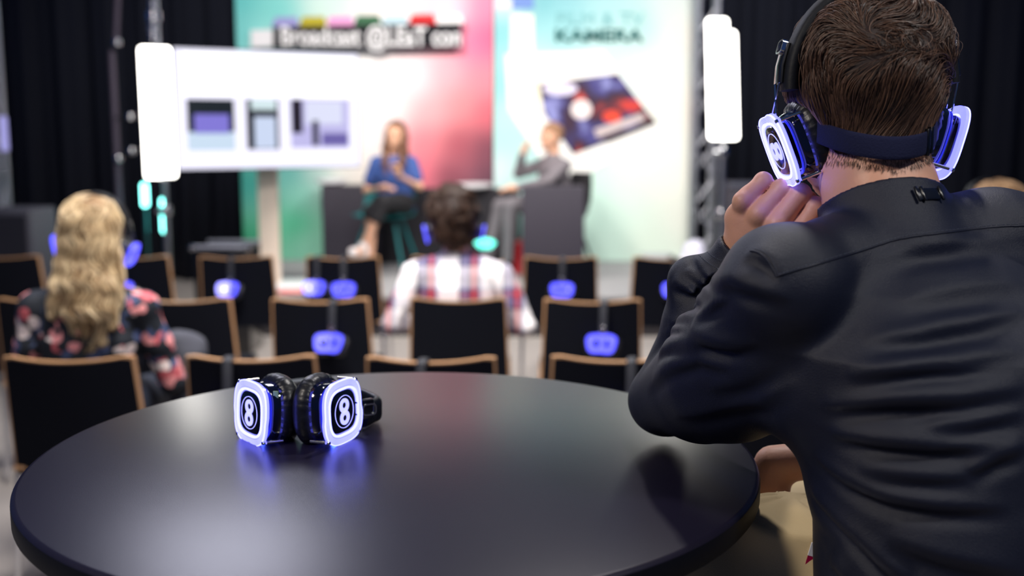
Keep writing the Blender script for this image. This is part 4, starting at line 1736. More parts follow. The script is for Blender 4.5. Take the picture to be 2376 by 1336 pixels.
def shirt_f(P):
    d = shirt_base(P)
    disp = np.zeros(len(P))
    for Q, r_, h_, pr in ridge:
        lo, hi = Q.min(0) - .06, Q.max(0) + .06
        m = ((P > lo) & (P < hi)).all(1) & (np.abs(d) < .03)
        if not m.any():
            continue
        Pm = P[m]
        best = np.full(len(Pm), 9.0)
        sg = np.zeros(len(Pm))
        hh = np.zeros(len(Pm))
        for i in range(len(Q) - 1):
            ba = Q[i + 1] - Q[i]
            t = np.clip((Pm - Q[i]) @ ba / max(1e-9, ba @ ba), 0, 1)
            v = Pm - Q[i] - t[:, None] * ba
            dd = np.linalg.norm(v, axis=1)
            # direction across the fold, upwards on the cloth
            T_ = ba / np.linalg.norm(ba)
            U_ = np.array([0, 0, 1.0]) - T_ * T_[2]
            c_ = dd < best
            best = np.where(c_, dd, best)
            sg = np.where(c_, v @ U_, sg)
            hh = np.where(c_, pr[i] + (pr[i + 1] - pr[i]) * t, hh)
        up_ = np.exp(-(best / (r_ * 1.4)) ** 1.3)
        dn_ = np.exp(-(best / (r_ * .65)) ** 1.5)
        k_ = 1 / (1 + np.exp(-sg / .0015))
        dent = -.45 * np.exp(-((best - r_ * 1.5) / (r_ * .9)) ** 2) * (1 - k_)
        disp[m] += h_ * np.clip(hh, 0, 1) * (up_ * k_ + dn_ * (1 - k_) + dent)
    d = d - disp
    # soft wrinkles, mostly across
    S = P * np.array([6.0, 6.0, 26.0])
    w = wob(S, 1.6, 4) * .0016 + wob(P, 45, 9) * .0007
    nr = np.clip(np.linalg.norm(P - NB, axis=1) / .12 - .6, 0, 1)
    return d - w * nr


shirt = place(sdf('shirt', shirt_f, (.08, .84, .85), (.76, 1.40, 1.47), .0026, M['shirt']), man)


# seams and stitching: thin tubes following the cloth
def seam(name, pts, r_, m, off=.0, f=None, y0=.75, y1=1.5, dash=False):
    f = f or shirt_f
    Q = []
    for i in range(len(pts) - 1):
        (x0, y0_), (x1, y1_) = pts[i], pts[i + 1]
        n = max(2, int(math.hypot(x1 - x0, y1_ - y0_) / 8))
        for k in range(n):
            Q.append((x0 + (x1 - x0) * k / n, y0_ + (y1_ - y0_) * k / n))
    Q.append(pts[-1])
    W = [hit(f, x, y, y0, y1) for x, y in Q]
    W = np.array([w for w in W if w is not None])
    if len(W) < 3:
        return None
    N = grad(f, W)
    W = W - N * (f(W) - off)[:, None]
    b_ = MB()
    if dash:
        for i in range(0, len(W) - 1):
            a_, c_ = W[i], W[i + 1]
            b_.tube([a_ * .85 + c_ * .15, a_ * .2 + c_ * .8], r_, 5)
    else:
        b_.tube([tuple(w) for w in W], r_, 6)
    o = b_.build(name, m, None, 50)
    place(o, man)
    return o


def smooth_pts(pts, n=4):
    o = []
    P = [Vector(p) for p in pts]
    for i in range(len(P) - 1):
        p0, p1, p2, p3 = P[max(i - 1, 0)], P[i], P[i + 1], P[min(i + 2, len(P) - 1)]
        for k in range(n):
            t = k / n
            q = .5 * ((2 * p1) + (-p0 + p2) * t + (2 * p0 - 5 * p1 + 4 * p2 - p3) * t * t + (-p0 + 3 * p1 - 3 * p2 + p3) * t ** 3)
            o.append(tuple(q))
    o.append(tuple(P[-1]))
    return o


seam('yoke_seam', smooth_pts([(1803, 640), (1900, 612), (1990, 585), (2090, 555), (2200, 540), (2300, 528), (2376, 524)]), .0011, M['shirt'], .0002)
seam('yoke_stitching', smooth_pts([(1806, 636), (1900, 607), (1990, 580), (2090, 550), (2200, 535), (2300, 523), (2376, 519)]), .00035, M['stitch'], .0003, dash=True)
seam('sleeve_seam', smooth_pts([(1742, 582), (1765, 588), (1783, 605), (1797, 628), (1803, 642)]), .0012, M['shirt'], .0003)
seam('sleeve_stitching', smooth_pts([(1750, 578), (1772, 584), (1792, 602), (1806, 636)]), .0003, M['stitch'], .0003, dash=True)
seam('cuff_stitching', smooth_pts([(1627, 572), (1650, 592), (1675, 605)]), .0004, M['stitch'], .0003, dash=True)
seam('cuff_stitching', smooth_pts([(1616, 587), (1640, 608), (1668, 624)]), .0004, M['stitch'], .0003, dash=True)

# ---- trousers, shoes


def trousers_f(P):
    d = legs_f(P, .002)
    d = smin(d, ell(P, np.array([.44, 1.05, .88]), (.18, .12, .10), rotm(TY)), .04)
    d = smin(d, ell(P, A3(at(1865, 1215, 1.14)), (.075, .075, .075)), .03)
    w = wob(P * np.array([10, 10, 10]), 3.2, 12) * .0022 + wob(P, 60, 3) * .0008
    # crease folds radiating from the hip
    h = P - A3(at(1835, 1100, 1.20))
    rr = np.linalg.norm(h, axis=1)
    an = np.arctan2(h[:, 1], -h[:, 0])
    w = w + .0022 * np.sin(an * 11) * np.exp(-((rr - .06) / .05) ** 2)
    d = smax(d, P[:, 2] - 1.07, .01)
    d = smax(d, .42 - P[:, 2], .004)
    return d - w


place(sdf('trousers', trousers_f, (.0, .86, .38), (.72, 1.66, 1.1), .0045, M['khaki']), man)


def shoe_f(P):
    d = None
    for s in (-1, 1):
        a = ANK[s]
        e = cone(P, a + np.array([0, -.015, -.07]), a + np.array([-.01, .15, -.095]), .046, .036)
        e = smin(e, cone(P, a + np.array([0, 0, -.06]), a + np.array([0, 0, .0]), .048, .045), .02)
        e = smax(e, (a[2] - .125) - P[:, 2], .004)
        d = e if d is None else np.minimum(d, e)
    return d


place(sdf('shoes', shoe_f, (.02, 1.26, .26), (.60, 1.76, .58), .006, M['blackplastic']), man)

# bar stool under him
bs = empty('bar_stool', (.45, 1.08, 0))
tag(bs, 'black bar stool under the person in black', 'stool')
b = MB()
b.lathe([(.01, -.03), (.17, -.03), (.185, -.015), (.18, 0), (.01, .0)], 48, (0, 0, .80))
b.build('seat', M['blackplastic'], bs)
b = MB()
b.tube([(0, 0, .03), (0, 0, .77)], .03, 20)
b.build('column', M['chrome'], bs)
b = MB()
b.lathe([(.22, .002), (.22, .012), (.04, .035)], 40)
b.build('base', M['chrome'], bs)
b = MB()
n = 40
b.tube([(.19 * math.cos(a_), .10 + .19 * math.sin(a_), .30) for a_ in [2 * math.pi * i / n for i in range(n + 1)]], .011, 8)
b.tube([(0, 0, .30), (0, -.09, .30)], .011, 8)
b.tube([(0, 0, .30), (0, .29, .30)], .011, 8)
b.build('foot_ring', M['chrome'], bs)


# ---- hair
CR = hl(.012, -.052, .078)        # whorl at the crown


def haircap_f(P):
    q = (P - A3(HC)) @ HR
    th = np.interp(q[:, 2], [-.090, -.05, 0, .05], [.0008, .0045, .0065, .007])
    sk = ell(P, hl(0, -.008, .008), (.070, .090, .078), HR)
    d = smin(smin(sk, ell(P, hl(0, .035, -.045), (.062, .066, .072), HR), .03), neck_f(P), .022) - th
    d = smin(d, ell(P, hl(.004, .02, .056), (.062, .068, .038), HR), .02)
    d = smin(d, ell(P, hl(.024, -.030, .036), (.052, .056, .052), HR), .012)
    d = smin(d, ell(P, hl(-.018, -.032, .030), (.051, .058, .054), HR), .012)
    for s_ in (-1, 1):
        d = smax(d, -(press(P, s_) - .006), .008)
    # hairline: nape height, rises in front of the ears to the forehead
    line = np.interp(q[:, 1], [-.11, -.05, -.01, .02, .055, .08, .12], [-.070, -.066, -.040, .000, .022, .048, .058])
    d = smax(d, line - q[:, 2], .012)
    d = d + wob(P, 70, 21) * .0012
    return d


place(sdf('hair', haircap_f, (.26, .98, 1.40), (.52, 1.34, 1.68), .003, M['haircap']), man)
hair = [o for o in bpy.data.objects if o.name.startswith('hair')][-1]


def hair_flow(P, t):
    q = P - CR
    N = grad(haircap_f, P)
    q = q - N * np.sum(q * N, 1)[:, None]
    d = np.linalg.norm(q, axis=1)[:, None] + 1e-6
    rad_ = q / d
    sw = np.cross(N, rad_)
    k = np.exp(-(d / .035) ** 2)
    v = rad_ * (1 - .3 * k) + sw * (1.5 * k + .18)
    v = v + np.array([0, 0, -.75]) * np.clip(d / .06 - .3, 0, 1)
    n1 = np.stack([wob(P, 42, 31), wob(P, 42, 32), wob(P, 42, 33)], 1)
    v = v - np.array([.35, 0, 0]) * np.clip(d / .06 - .6, 0, 1)
    n2 = np.stack([wob(P, 24, 34), wob(P, 24, 35), wob(P, 24, 36)], 1)
    up_ = np.clip((P[:, 2] - HC.z + .02) / .05, 0, 1)[:, None]
    return v + n1 * (.8 + .5 * up_) + n2 * (.6 + 1.3 * up_)


def hair_target(P, t, lay):
    top = np.clip((P[:, 2] - (HC.z - .03)) / .06, .12, 1)
    lift = (.001 + .0075 * lay * math.sin(math.pi * min(1, t * 1.1)) + .0038 * wob(P, 75, 41)) * top
    return np.maximum(lift, -.0005) + .0004


def sample_roots(f, n, lo, hi, seed, cond=None):
    r = np.random.RandomState(seed)
    P = lo + r.rand(n * 3, 3) * (np.array(hi) - np.array(lo))
    for _ in range(12):
        P = P - grad(f, P) * np.clip(f(P), -.02, .02)[:, None]
    ok = np.abs(f(P)) < .001
    if cond is not None:
        ok &= cond(P)
    return P[ok][:n]


lo, hi = (.26, .98, 1.40), (.52, 1.34, 1.68)
roots = sample_roots(haircap_f, 9000, lo, hi, 5, lambda P: ((P - A3(HC)) @ HR)[:, 1] < .09)
so = strands('hair_strands', haircap_f, roots, hair_flow, .056, 13, .00042, M['manhair'], None, hair_target, seed=7, jitter=.16)
so.parent = hair
so.matrix_parent_inverse = hair.matrix_world.inverted()


def nape_f(P):
    return smin(head_f(P), neck_f(P), .022)


nr_ = sample_roots(nape_f, 7500, (.28, 1.0, 1.36), (.52, 1.2, 1.50), 6, lambda P: (lambda q: (q[:, 2] < -.045) & (q[:, 2] > -.088 + .25 * np.abs(q[:, 0])) & (q[:, 1] < -.02))((P - A3(HC)) @ HR))
s2 = strands('nape_stubble', nape_f, nr_, lambda P, t: np.tile(np.array([0, 0, -1.0]), (len(P), 1)) + .3 * np.stack([wob(P, 60, 51), wob(P, 60, 52), wob(P, 60, 53)], 1), .0045, 3, .0002, M['manhair'], None, lambda P, t, lay: .0004 + .001 * t * lay, seed=9, jitter=.3)
s2.parent = hair
s2.matrix_parent_inverse = hair.matrix_world.inverted()

# ---- his headphones
HM = Matrix.Translation(HC) @ Matrix(HR.tolist()).to_4x4()
off = Matrix.Translation((0, .000, -.043))
hp = headphones(HM @ off, 'lit headphones with a glowing number 8 worn by the person in the black shirt', None, True, half=.0945, tilt=-.33, h=.149, w=.085, zb=.046, by=-.022)
# elastic strap behind the head
b = MB()
pts = []
for i in range(25):
    a_ = math.radians(200 + 140 * i / 24)
    x, y = .067 * math.cos(a_), .0955 * math.sin(a_)
    z = -.040 - .024 * math.sin(math.radians(180 * i / 24))
    P = A3(HC) + HR @ np.array([x, y * 1.02, z])
    pts.append(Vector(P))
band_mesh(b, pts, .023, .003, (0, 0, 1), None, 12)
so2 = b.build('nape_strap', M['strap'], None, 50)
so2.parent = hp
b = MB()
for i in (17, 18):
    p = pts[i]
    q_ = Vector(pts[i] - Vector(hl(0, 0, -.05))).normalized()
    b.box((0, 0, 0), (.004, .006, .027), Matrix.Translation(p) @ q_.to_track_quat('Y', 'Z').to_matrix().to_4x4(), .001)
so3 = b.build('strap_buckle', M['blackplastic'], None, 40)
so3.parent = hp
# leds of the cups shining on hand and neck
for sx in (-1, 1):
    l = bpy.data.lights.new('cup_led', 'POINT')
    l.energy = .010
    l.color = (.10, .12, 1.0)
    l.shadow_soft_size = .006
    o = bpy.data.objects.new('cup_led', l)
    COL.objects.link(o)
    o.location = HM @ off @ Vector((sx * .112, -.02, -.064))

# collar clip
p = hit(shirt_f, 2152, 452, .8, 1.5)
if p is not None:
    cl = empty('collar_clip')
    tag(cl, 'small black ribbed clip sitting on the back of the black shirt collar', 'clip')
    N = grad(shirt_f, p[None])[0]
    Yv = Vector(N)
    Xv = Yv.cross(Vector((0, 0, 1))).normalized()
    Zv = Xv.cross(Yv)
    o_ = Vector(p + N * .0015)
    Tm = Matrix(((Xv.x, Yv.x, Zv.x, o_.x), (Xv.y, Yv.y, Zv.y, o_.y), (Xv.z, Yv.z, Zv.z, o_.z), (0, 0, 0, 1)))
    b = MB()
    b.box((0, 0, 0), (.026, .003, .013), Tm, .001)
    b.build('body', M['blackplastic'], cl)
    b = MB()
    for x in (-.015, .008, .015):
        b.box((x, .0015, 0), (.003, .003, .016), Tm, .001)
    b.build('rib', M['blackplastic'], cl)

# printed card at his hip
bg = empty('card')
tag(bg, 'magenta card with a pale edge at the hip of the person in black', 'card')
p = at(1900, 1318, 1.06)
b = MB()
b.box((0, 0, -.004), (.030, .0012, .034), Matrix.Translation(p) @ Matrix.Rotation(.25, 4, 'Y'))
b.build('magenta_print', mat('magenta print', lin(170, 0, 70), .4), bg, False)
b = MB()
b.box((0, -.0002, .018), (.0306, .0018, .014), Matrix.Translation(p) @ Matrix.Rotation(.25, 4, 'Y'))
b.build('pale_border', M['white'], bg, False)
# ------------------------------------------------------------------ seated people
def gen_head(P, c, R, s=1.0, face=True):
    l = lambda x, y, z: c + R @ (np.array([x, y, z]) * s)
    d = ell(P, l(0, -.008, .012), np.array((.0745, .092, .084)) * s, R)
    d = smin(d, ell(P, l(0, .035, -.045), np.array((.058, .062, .070)) * s, R), .03)
    d = smin(d, cone(P, l(0, .094, -.010), l(0, .112, -.044), .008 * s, .013 * s), .012)
    d = smin(d, cone(P, l(-.018, .089, -.074), l(.018, .089, -.074), .008 * s, .008 * s), .006)
    d = smin(d, ell(P, l(0, .080, -.100), np.array((.024, .02, .018)) * s, R), .02)
    d = smin(d, cone(P, l(-.035, .084, .018), l(.035, .084, .018), .010 * s, .010 * s), .015)
    for k in (-1, 1):
        d = smax(d, -ell(P, l(.031 * k, .098, -.004), np.array((.014, .011, .009)) * s, R), .006)
        d = smin(d, ell(P, l(.079 * k, .0, -.02), np.array((.008, .018, .030)) * s, R), .006)
    return d


def hand_shape(P, w, dirv, side):
    """open relaxed hand leaving the wrist w along dirv, five fingers"""
    dirv = dirv / np.linalg.norm(dirv)
    acr = np.cross(dirv, np.array([0, 0, 1.0]))
    acr /= np.linalg.norm(acr)
    c = w + dirv * .05
    d = smin(cone(P, w, c, .024, .030), cone(P, c - acr * .016, c + acr * .016, .019, .019), .02)
    for k in range(4):
        a = c + dirv * .03 + acr * (-.03 + .02 * k)
        L = (.030, .036, .038, .030)[k]
        d = smin(d, chain(P, [a, a + dirv * L + np.array([0, 0, -.006]), a + dirv * (L * 1.6) + np.array([0, 0, -.024])], [.0105, .0098, .0085], .003), .005)
    t0 = w + dirv * .02 + acr * .02 * side
    d = smin(d, chain(P, [t0, t0 + dirv * .03 + acr * .026 * side, t0 + dirv * .055 + acr * .030 * side], [.013, .011, .0095], .004), .006)
    return d


def person(name_label, x, y, yaw, ztop, zfloor, mats, pose, res=.009, zseat=.48, group=None):
    """seated figure; pose holds joints in local coordinates (x right, y forward, z up from the floor)"""
    root = empty('person', (x, y, zfloor))
    tag(root, name_label, 'person', group)
    R = rotm(yaw)
    O = np.array([x, y, zfloor])
    L = lambda p: O + R @ np.array(p, float)
    H = ztop - zfloor
    hs = pose.get('head', (0, .03))
    hc = L((hs[0], hs[1], H - .105))
    HRm = rotm(yaw + pose.get('hyaw', 0), pose.get('hpitch', 0))
    zs = H - .345
    shw = pose.get('shw', .17)
    sh = {k: L((k * shw, pose.get('lean', 0) - .005, zs + pose.get('shz', 0))) for k in (-1, 1)}
    el = {-1: L(pose['elbow'][0]), 1: L(pose['elbow'][1])}
    wr = {-1: L(pose['wrist'][0]), 1: L(pose['wrist'][1])}
    kn = {-1: L(pose['knee'][0]), 1: L(pose['knee'][1])}
    an = {-1: L(pose['ankle'][0]), 1: L(pose['ankle'][1])}
    hip = {k: L((k * .09, .02, zseat + .09)) for k in (-1, 1)}
    le = pose.get('lean', 0)
    st = [(*L((0, .0, zseat + .01))[:2], zfloor + zseat + .01, .17, .12), (*L((0, le * .3, zseat + .18))[:2], zfloor + zseat + .18, .142, .10), (*L((0, le * .8, zs - .12))[:2], zfloor + zs - .12, .160, .112), (*L((0, le, zs - .02))[:2], zfloor + zs - .02, .150, .095),
          (*L((0, le, zs + .055))[:2], zfloor + zs + .055, .06, .055)]
    nb = L((0, le, zs + .03))

    def trunk(P, g):
        d = loft(P, [(a, b_, c_, e + g, f + g) for a, b_, c_, e, f in st], yaw, 2.2)
        for k in (-1, 1):
            d = smin(d, cone(P, nb, sh[k], .048 + g, .048 + g), .03)
        return d

    def arms(P, g, cut=1.0):
        d = None
        for k in (-1, 1):
            w_ = el[k] + (wr[k] - el[k]) * max(0, cut)
            e = chain(P, [sh[k], sh[k] * .5 + el[k] * .5, el[k]], [.047 + g, .043 + g, .036 + g], .02)
            if cut > 0:
                e = smin(e, cone(P, el[k], w_, .036 + g, (.036 + (.025 - .036) * cut) + g * .8), .008)
            d = e if d is None else smin(d, e, .01)
        return d

    def legs(P, g):
        d = None
        for k in (-1, 1):
            e = chain(P, [hip[k], kn[k], an[k]], [.082 + g, .058 + g, .038 + g * 1.6], .02)
            d = e if d is None else smin(d, e, .012)
        return d

    def body(P):
        d = gen_head(P, hc, HRm)
        d = smin(d, cone(P, hc + HRm @ np.array([0, -.01, -.06]), nb, .05, .055), .02)
        d = smin(d, trunk(P, -.012), .02)
        a = arms(P, -.010)
        for k in (-1, 1):
            dv = R @ np.array(pose['hand'][0 if k < 0 else 1], float)
            a = smin(a, hand_shape(P, wr[k], dv, -k), .012)
        d = smin(d, a, .012)
        d = smin(d, legs(P, -.010), .02)
        for k in (-1, 1):
            f = an[k] + R @ np.array([0, .13, -.03])
            d = smin(d, cone(P, an[k] + np.array([0, 0, -.03]), f, .034, .026), .02)
        return d

    allp = np.array([*sh.values(), *el.values(), *wr.values(), *kn.values(), *an.values(), hc, O])
    lo, hi = allp.min(0) - .20, allp.max(0) + .20
    lo[2] = zfloor - .02
    place(sdf('body', body, lo, hi, res * .8, mats['skin']), root)
    short = pose.get('short', False)

    def top(P):
        d = trunk(P, .006)
        if short:
            e = None
            for k in (-1, 1):
                m_ = sh[k] + (el[k] - sh[k]) * .62
                q = cone(P, sh[k], m_, .056, .052)
                e = q if e is None else np.minimum(e, q)
        else:
            e = arms(P, .007, .94)
        d = smin(d, e, .015)
        zb = zfloor + zseat + .03
        d = smax(d, zb - P[:, 2], .01)
        # neck opening
        d = smax(d, -cone(P, nb + np.array([0, 0, .03]), nb + np.array([0, 0, .1]), .056, .062), .006)
        if mats.get('collar'):
            c_ = smax(cone(P, nb + np.array([0, 0, -.01]), nb + np.array([0, 0, .055]), .072, .064), -cone(P, nb, nb + np.array([0, 0, .09]), .059, .058), .004)
            c_ = smax(c_, P[:, 2] - (nb[2] + .062), .004)
            d = smin(d, c_, .006)
        return d + wob(P * np.array([1, 1, 1.6]), 30, 5) * .003
    place(sdf(mats.get('topname', 'shirt'), top, lo, hi, res * .8, mats['top']), root)

    def trous(P):
        d = smin(legs(P, .005), ell(P, L((0, .0, zseat + .06)), (.165, .13, .09), R), .03)
        if pose.get('skirt'):
            cutz = None
            for k in (-1, 1):
                v = (an[k] - kn[k]) / np.linalg.norm(an[k] - kn[k])
                q = (P - (kn[k] + (an[k] - kn[k]) * pose['skirt'])) @ v
                near = np.linalg.norm(P - (kn[k] + an[k]) / 2, axis=1) < .26
                d = np.where(near & (q > 0), np.maximum(d, q), d)
        else:
            for k in (-1, 1):
                q = (an[k][2] - .02) - P[:, 2]
                near = np.linalg.norm(P - an[k], axis=1) < .16
                d = np.where(near, np.maximum(d, q), d)
        return d + wob(P, 28, 8) * .002
    place(sdf('trousers' if not pose.get('skirt') else 'skirt', trous, lo, hi, res, mats['legs']), root)

    for k in (-1, 1):
        fy = pose.get('toe', {}).get(k, (0, .16, -.045))
        f = an[k] + R @ np.array(fy)

        def shoe(P):
            d = cone(P, an[k] + np.array([0, 0, -.045]), f, .042, .036)
            d = smin(d, cone(P, an[k] + np.array([0, 0, -.04]), an[k] + np.array([0, 0, .0]), .042, .04), .02)
            return d
        place(sdf('shoe', shoe, np.minimum(an[k], f) - .1, np.maximum(an[k], f) + .1, res, mats['shoe']), root)
    for k in (-1, 1):
        b_ = MB()
        c_ = hc + HRm @ np.array([.031 * k, .088, -.005])
        b_.lathe([(0, -.012), (.008, -.009), (.012, 0), (.008, .009), (0, .012)], 12, tuple(c_))
        place(b_.build('eye', mats['eye']), root)
    return root, hc, HRm, yaw


def cap_hair(root, hc, HRm, m, name, ex, line, bumps=.002, freq=60, res=.007, extra=None):
    def f(P):
        q = (P - hc) @ HRm
        d = ell(P, hc + HRm @ np.array([0, -.008, .012]), (.0745 + ex, .094 + ex, .084 + ex), HRm)
        ln = np.interp(q[:, 1], [-.11, -.03, .0, .05, .09], line)
        d = smax(d, ln - q[:, 2], .015)
        if extra is not None:
            d = extra(P, q, d)
        return d + wob(P, freq, 3) * bumps
    o = place(sdf(name, f, hc - np.array([.20, .20, .42]), hc + np.array([.20, .20, .16]), res, m), root)
    return f, o


def parented(o, p):
    o.parent = p
    o.matrix_parent_inverse = p.matrix_world.inverted()
    return o


M['eye'] = mat('dark eye', lin(30, 22, 20), .2)
M['fairskin'] = mat('fair skin', lin(232, 180, 150), .5, sss=.2)
M['darkcloth'] = mat('charcoal cloth', lin(30, 29, 34), .85)
M['greycloth'] = mat('grey cloth', lin(120, 114, 120), .85, vary=.1, vscale=20)
M['greytrouser'] = mat('grey trousers', lin(112, 108, 114), .85)
M['bluecloth'] = mat('blue top', lin(56, 84, 150), .8)
M['shoewhite'] = mat('white sneaker', lin(235, 228, 228), .5)
M['jeans'] = mat('dark jeans', lin(26, 34, 52), .8)


def floral():
    m = bpy.data.materials.new('floral blouse')
    m.use_nodes = True
    nt = m.node_tree
    N, L = nt.nodes, nt.links
    bs = N['Principled BSDF']
    bs.inputs['Roughness'].default_value = .75
    tc = N.new('ShaderNodeTexCoord')

    def blobs(scale, off, size, cols, prev, detail=.35):
        mp = N.new('ShaderNodeMapping')
        mp.inputs['Location'].default_value = off
        L.new(tc.outputs['Object'], mp.inputs[0])
        nz = N.new('ShaderNodeTexNoise')
        nz.inputs['Scale'].default_value = 30
        ad = N.new('ShaderNodeVectorMath')
        ad.operation = 'MULTIPLY_ADD'
        L.new(nz.outputs['Color'], ad.inputs[0])
        ad.inputs[1].default_value = (.02, .02, .02)
        L.new(mp.outputs[0], ad.inputs[2])
        L.new(mp.outputs[0], nz.inputs['Vector'])
        v = N.new('ShaderNodeTexVoronoi')
        v.inputs['Scale'].default_value = scale
        L.new(ad.outputs[0], v.inputs['Vector'])
        cmp_ = N.new('ShaderNodeMath')
        cmp_.operation = 'LESS_THAN'
        cmp_.inputs[1].default_value = size
        L.new(v.outputs['Distance'], cmp_.inputs[0])
        # clusters only here and there
        n2 = N.new('ShaderNodeTexNoise')
        n2.inputs['Scale'].default_value = 9
        L.new(mp.outputs[0], n2.inputs['Vector'])
        g = N.new('ShaderNodeMath')
        g.operation = 'GREATER_THAN'
        g.inputs[1].default_value = 1 - detail - .12
        L.new(n2.outputs['Fac'], g.inputs[0])
        mu = N.new('ShaderNodeMath')
        mu.operation = 'MULTIPLY'
        L.new(cmp_.outputs[0], mu.inputs[0])
        L.new(g.outputs[0], mu.inputs[1])
        rp = N.new('ShaderNodeValToRGB')
        rp.color_ramp.interpolation = 'CONSTANT'
        rp.color_ramp.elements[0].color = cols[0]
        rp.color_ramp.elements[1].color = cols[1]
        rp.color_ramp.elements[1].position = .35
        if len(cols) > 2:
            rp.color_ramp.elements.new(.68).color = cols[2]
        L.new(v.outputs['Color'], rp.inputs[0])
        mx = N.new('ShaderNodeMix')
        mx.data_type = 'RGBA'
        L.new(mu.outputs[0], mx.inputs[0])
        if prev is None:
            mx.inputs[6].default_value = lin(26, 32, 42)
        else:
            L.new(prev, mx.inputs[6])
        L.new(rp.outputs[0], mx.inputs[7])
        return mx.outputs[2]
    a = blobs(17, (3, 1, 2), .40, [lin(84, 98, 140), lin(60, 74, 112)], None, .40)
    a = blobs(22, (0, 0, 0), .52, [lin(250, 232, 228), lin(232, 150, 152), lin(200, 96, 104)], a, .40)
    L.new(a, bs.inputs['Base Color'])
    return m


def plaid(cx):
    m = bpy.data.materials.new('plaid flannel')
    m.use_nodes = True
    nt = m.node_tree
    N, L = nt.nodes, nt.links
    bs = N['Principled BSDF']
    bs.inputs['Roughness'].default_value = .9
    tc = N.new('ShaderNodeTexCoord')
    sep = N.new('ShaderNodeSeparateXYZ')
    L.new(tc.outputs['Object'], sep.inputs[0])

    def stripes(sock, period, phase):
        a = N.new('ShaderNodeMath')
        a.operation = 'MULTIPLY_ADD'
        a.inputs[1].default_value = 1 / period
        a.inputs[2].default_value = phase
        L.new(sock, a.inputs[0])
        f = N.new('ShaderNodeMath')
        f.operation = 'FRACT'
        L.new(a.outputs[0], f.inputs[0])
        r = N.new('ShaderNodeValToRGB')
        r.color_ramp.interpolation = 'CONSTANT'
        e = r.color_ramp.elements
        e[0].position = 0
        e[0].color = lin(250, 246, 248)
        e[1].position = .46
        e[1].color = lin(40, 66, 82)
        for p, c in ((.52, lin(120, 112, 150)), (.66, lin(58, 50, 86)), (.76, lin(190, 60, 62)), (.86, lin(70, 62, 96)), (.94, lin(200, 196, 216))):
            e.new(p).color = c
        L.new(f.outputs[0], r.inputs[0])
        return r.outputs[0]
    a = stripes(sep.outputs['X'], .185, -cx / .185 + .0)
    b_ = stripes(sep.outputs['Z'], .185, -.82 / .185 + .05)
    mx = N.new('ShaderNodeMix')
    mx.data_type = 'RGBA'
    mx.inputs[0].default_value = .33
    L.new(a, mx.inputs[6])
    L.new(b_, mx.inputs[7])
    L.new(mx.outputs[2], bs.inputs['Base Color'])
    return m


# --- blonde person in the floral blouse
xb = at(184, 690, 3.42).x
FB = floral()
r_, hc, HRm, yw = person('blonde wavy haired person in a dark floral blouse seated from behind at the left', xb, 3.50, .04, 1.262, 0,
                         dict(skin=M['fairskin'], top=FB, legs=M['jeans'], shoe=M['blackplastic'], eye=M['eye'], topname='blouse'),
                         dict(head=(.026, .0), hyaw=-.1, shw=.172, shz=-.02, elbow=[(-.235, .02, .66), (.245, .05, .63)], wrist=[(-.12, .26, .64), (.285, .28, .625)], hand=[(.6, 1, -.1), (.1, 1, -.1)],
                              knee=[(-.11, .42, .52), (.11, .42, .52)], ankle=[(-.12, .44, .10), (.12, .44, .10)]), res=.009)
M['blonde'] = hair_mat('blonde hair', lin(140, 106, 68), lin(250, 228, 186), .45)
M['blondecap'] = mat('dark blonde underlayer', lin(150, 118, 82), .6)


def mane(P, q, d):
    l = lambda x, y, z: hc + HRm @ np.array([x, y, z])
    pts = [l(0, -.040, -.02), l(-.002, -.072, -.12), l(.006, -.095, -.20), l(.018, -.10, -.25)]
    e = smin(ell(P, pts[0], (.080, .072, .08), HRm), ell(P, pts[1], (.082, .050, .085), HRm), .03)
    e = smin(e, ell(P, pts[2], (.092, .045, .080), HRm), .03)
    e = smin(e, ell(P, pts[3], (.070, .036, .060), HRm), .03)
    for ax_, bx_, z_ in ((-.07, -.105, -.27), (-.035, -.03, -.33), (.0, .015, -.37), (.04, .055, -.35), (.07, .095, -.30)):
        e = smin(e, cone(P, l(ax_, -.095, -.19), l(bx_, -.105, z_), .030, .007), .012)
    for s in (-1, 1):
        e = smin(e, cone(P, l(.055 * s, -.02, -.05), l(.088 * s, -.055, -.22), .030, .018), .02)
    return smin(d, e, .03)


hf, cap = cap_hair(r_, hc, HRm, M['blondecap'], 'hair', .014, [-.08, -.07, -.05, .03, .06], extra=mane)
rt = sample_roots(hf, 2200, hc - np.array([.20, .20, .42]), hc + np.array([.20, .12, .16]), 15, lambda P: ((P - hc) @ HRm)[:, 1] < .07)


def bl_flow(P, t):
    q = P - (hc + HRm @ np.array([0, -.02, .10]))
    v = q / (np.linalg.norm(q, axis=1)[:, None] + 1e-6) * .5 + np.array([0, 0, -1.0])
    w = np.stack([np.sin(P[:, 2] * 55 + wob(P, 10, 60) * 5) * 1.3, np.zeros(len(P)), np.zeros(len(P))], 1)
    return v + w + .5 * np.stack([wob(P, 30, 61), wob(P, 30, 62), wob(P, 30, 63)], 1)


parented(strands('hair_locks', hf, rt, bl_flow, .17, 16, .0026, M['blonde'], None, lambda P, t, lay: .001 + .012 * lay * lay + .007 * wob(P, 55, 66), seed=3, jitter=.22), cap)
Hm = Matrix.Translation(Vector(hc)) @ Matrix(HRm.tolist()).to_4x4()
headphones(Hm @ Matrix.Translation((0, .01, -.058)) @ Matrix.Rotation(.10, 4, 'Y'), 'blue glowing headphones on the head of the blonde person', None, False, half=.129, tilt=-.28, h=.172, w=.108)

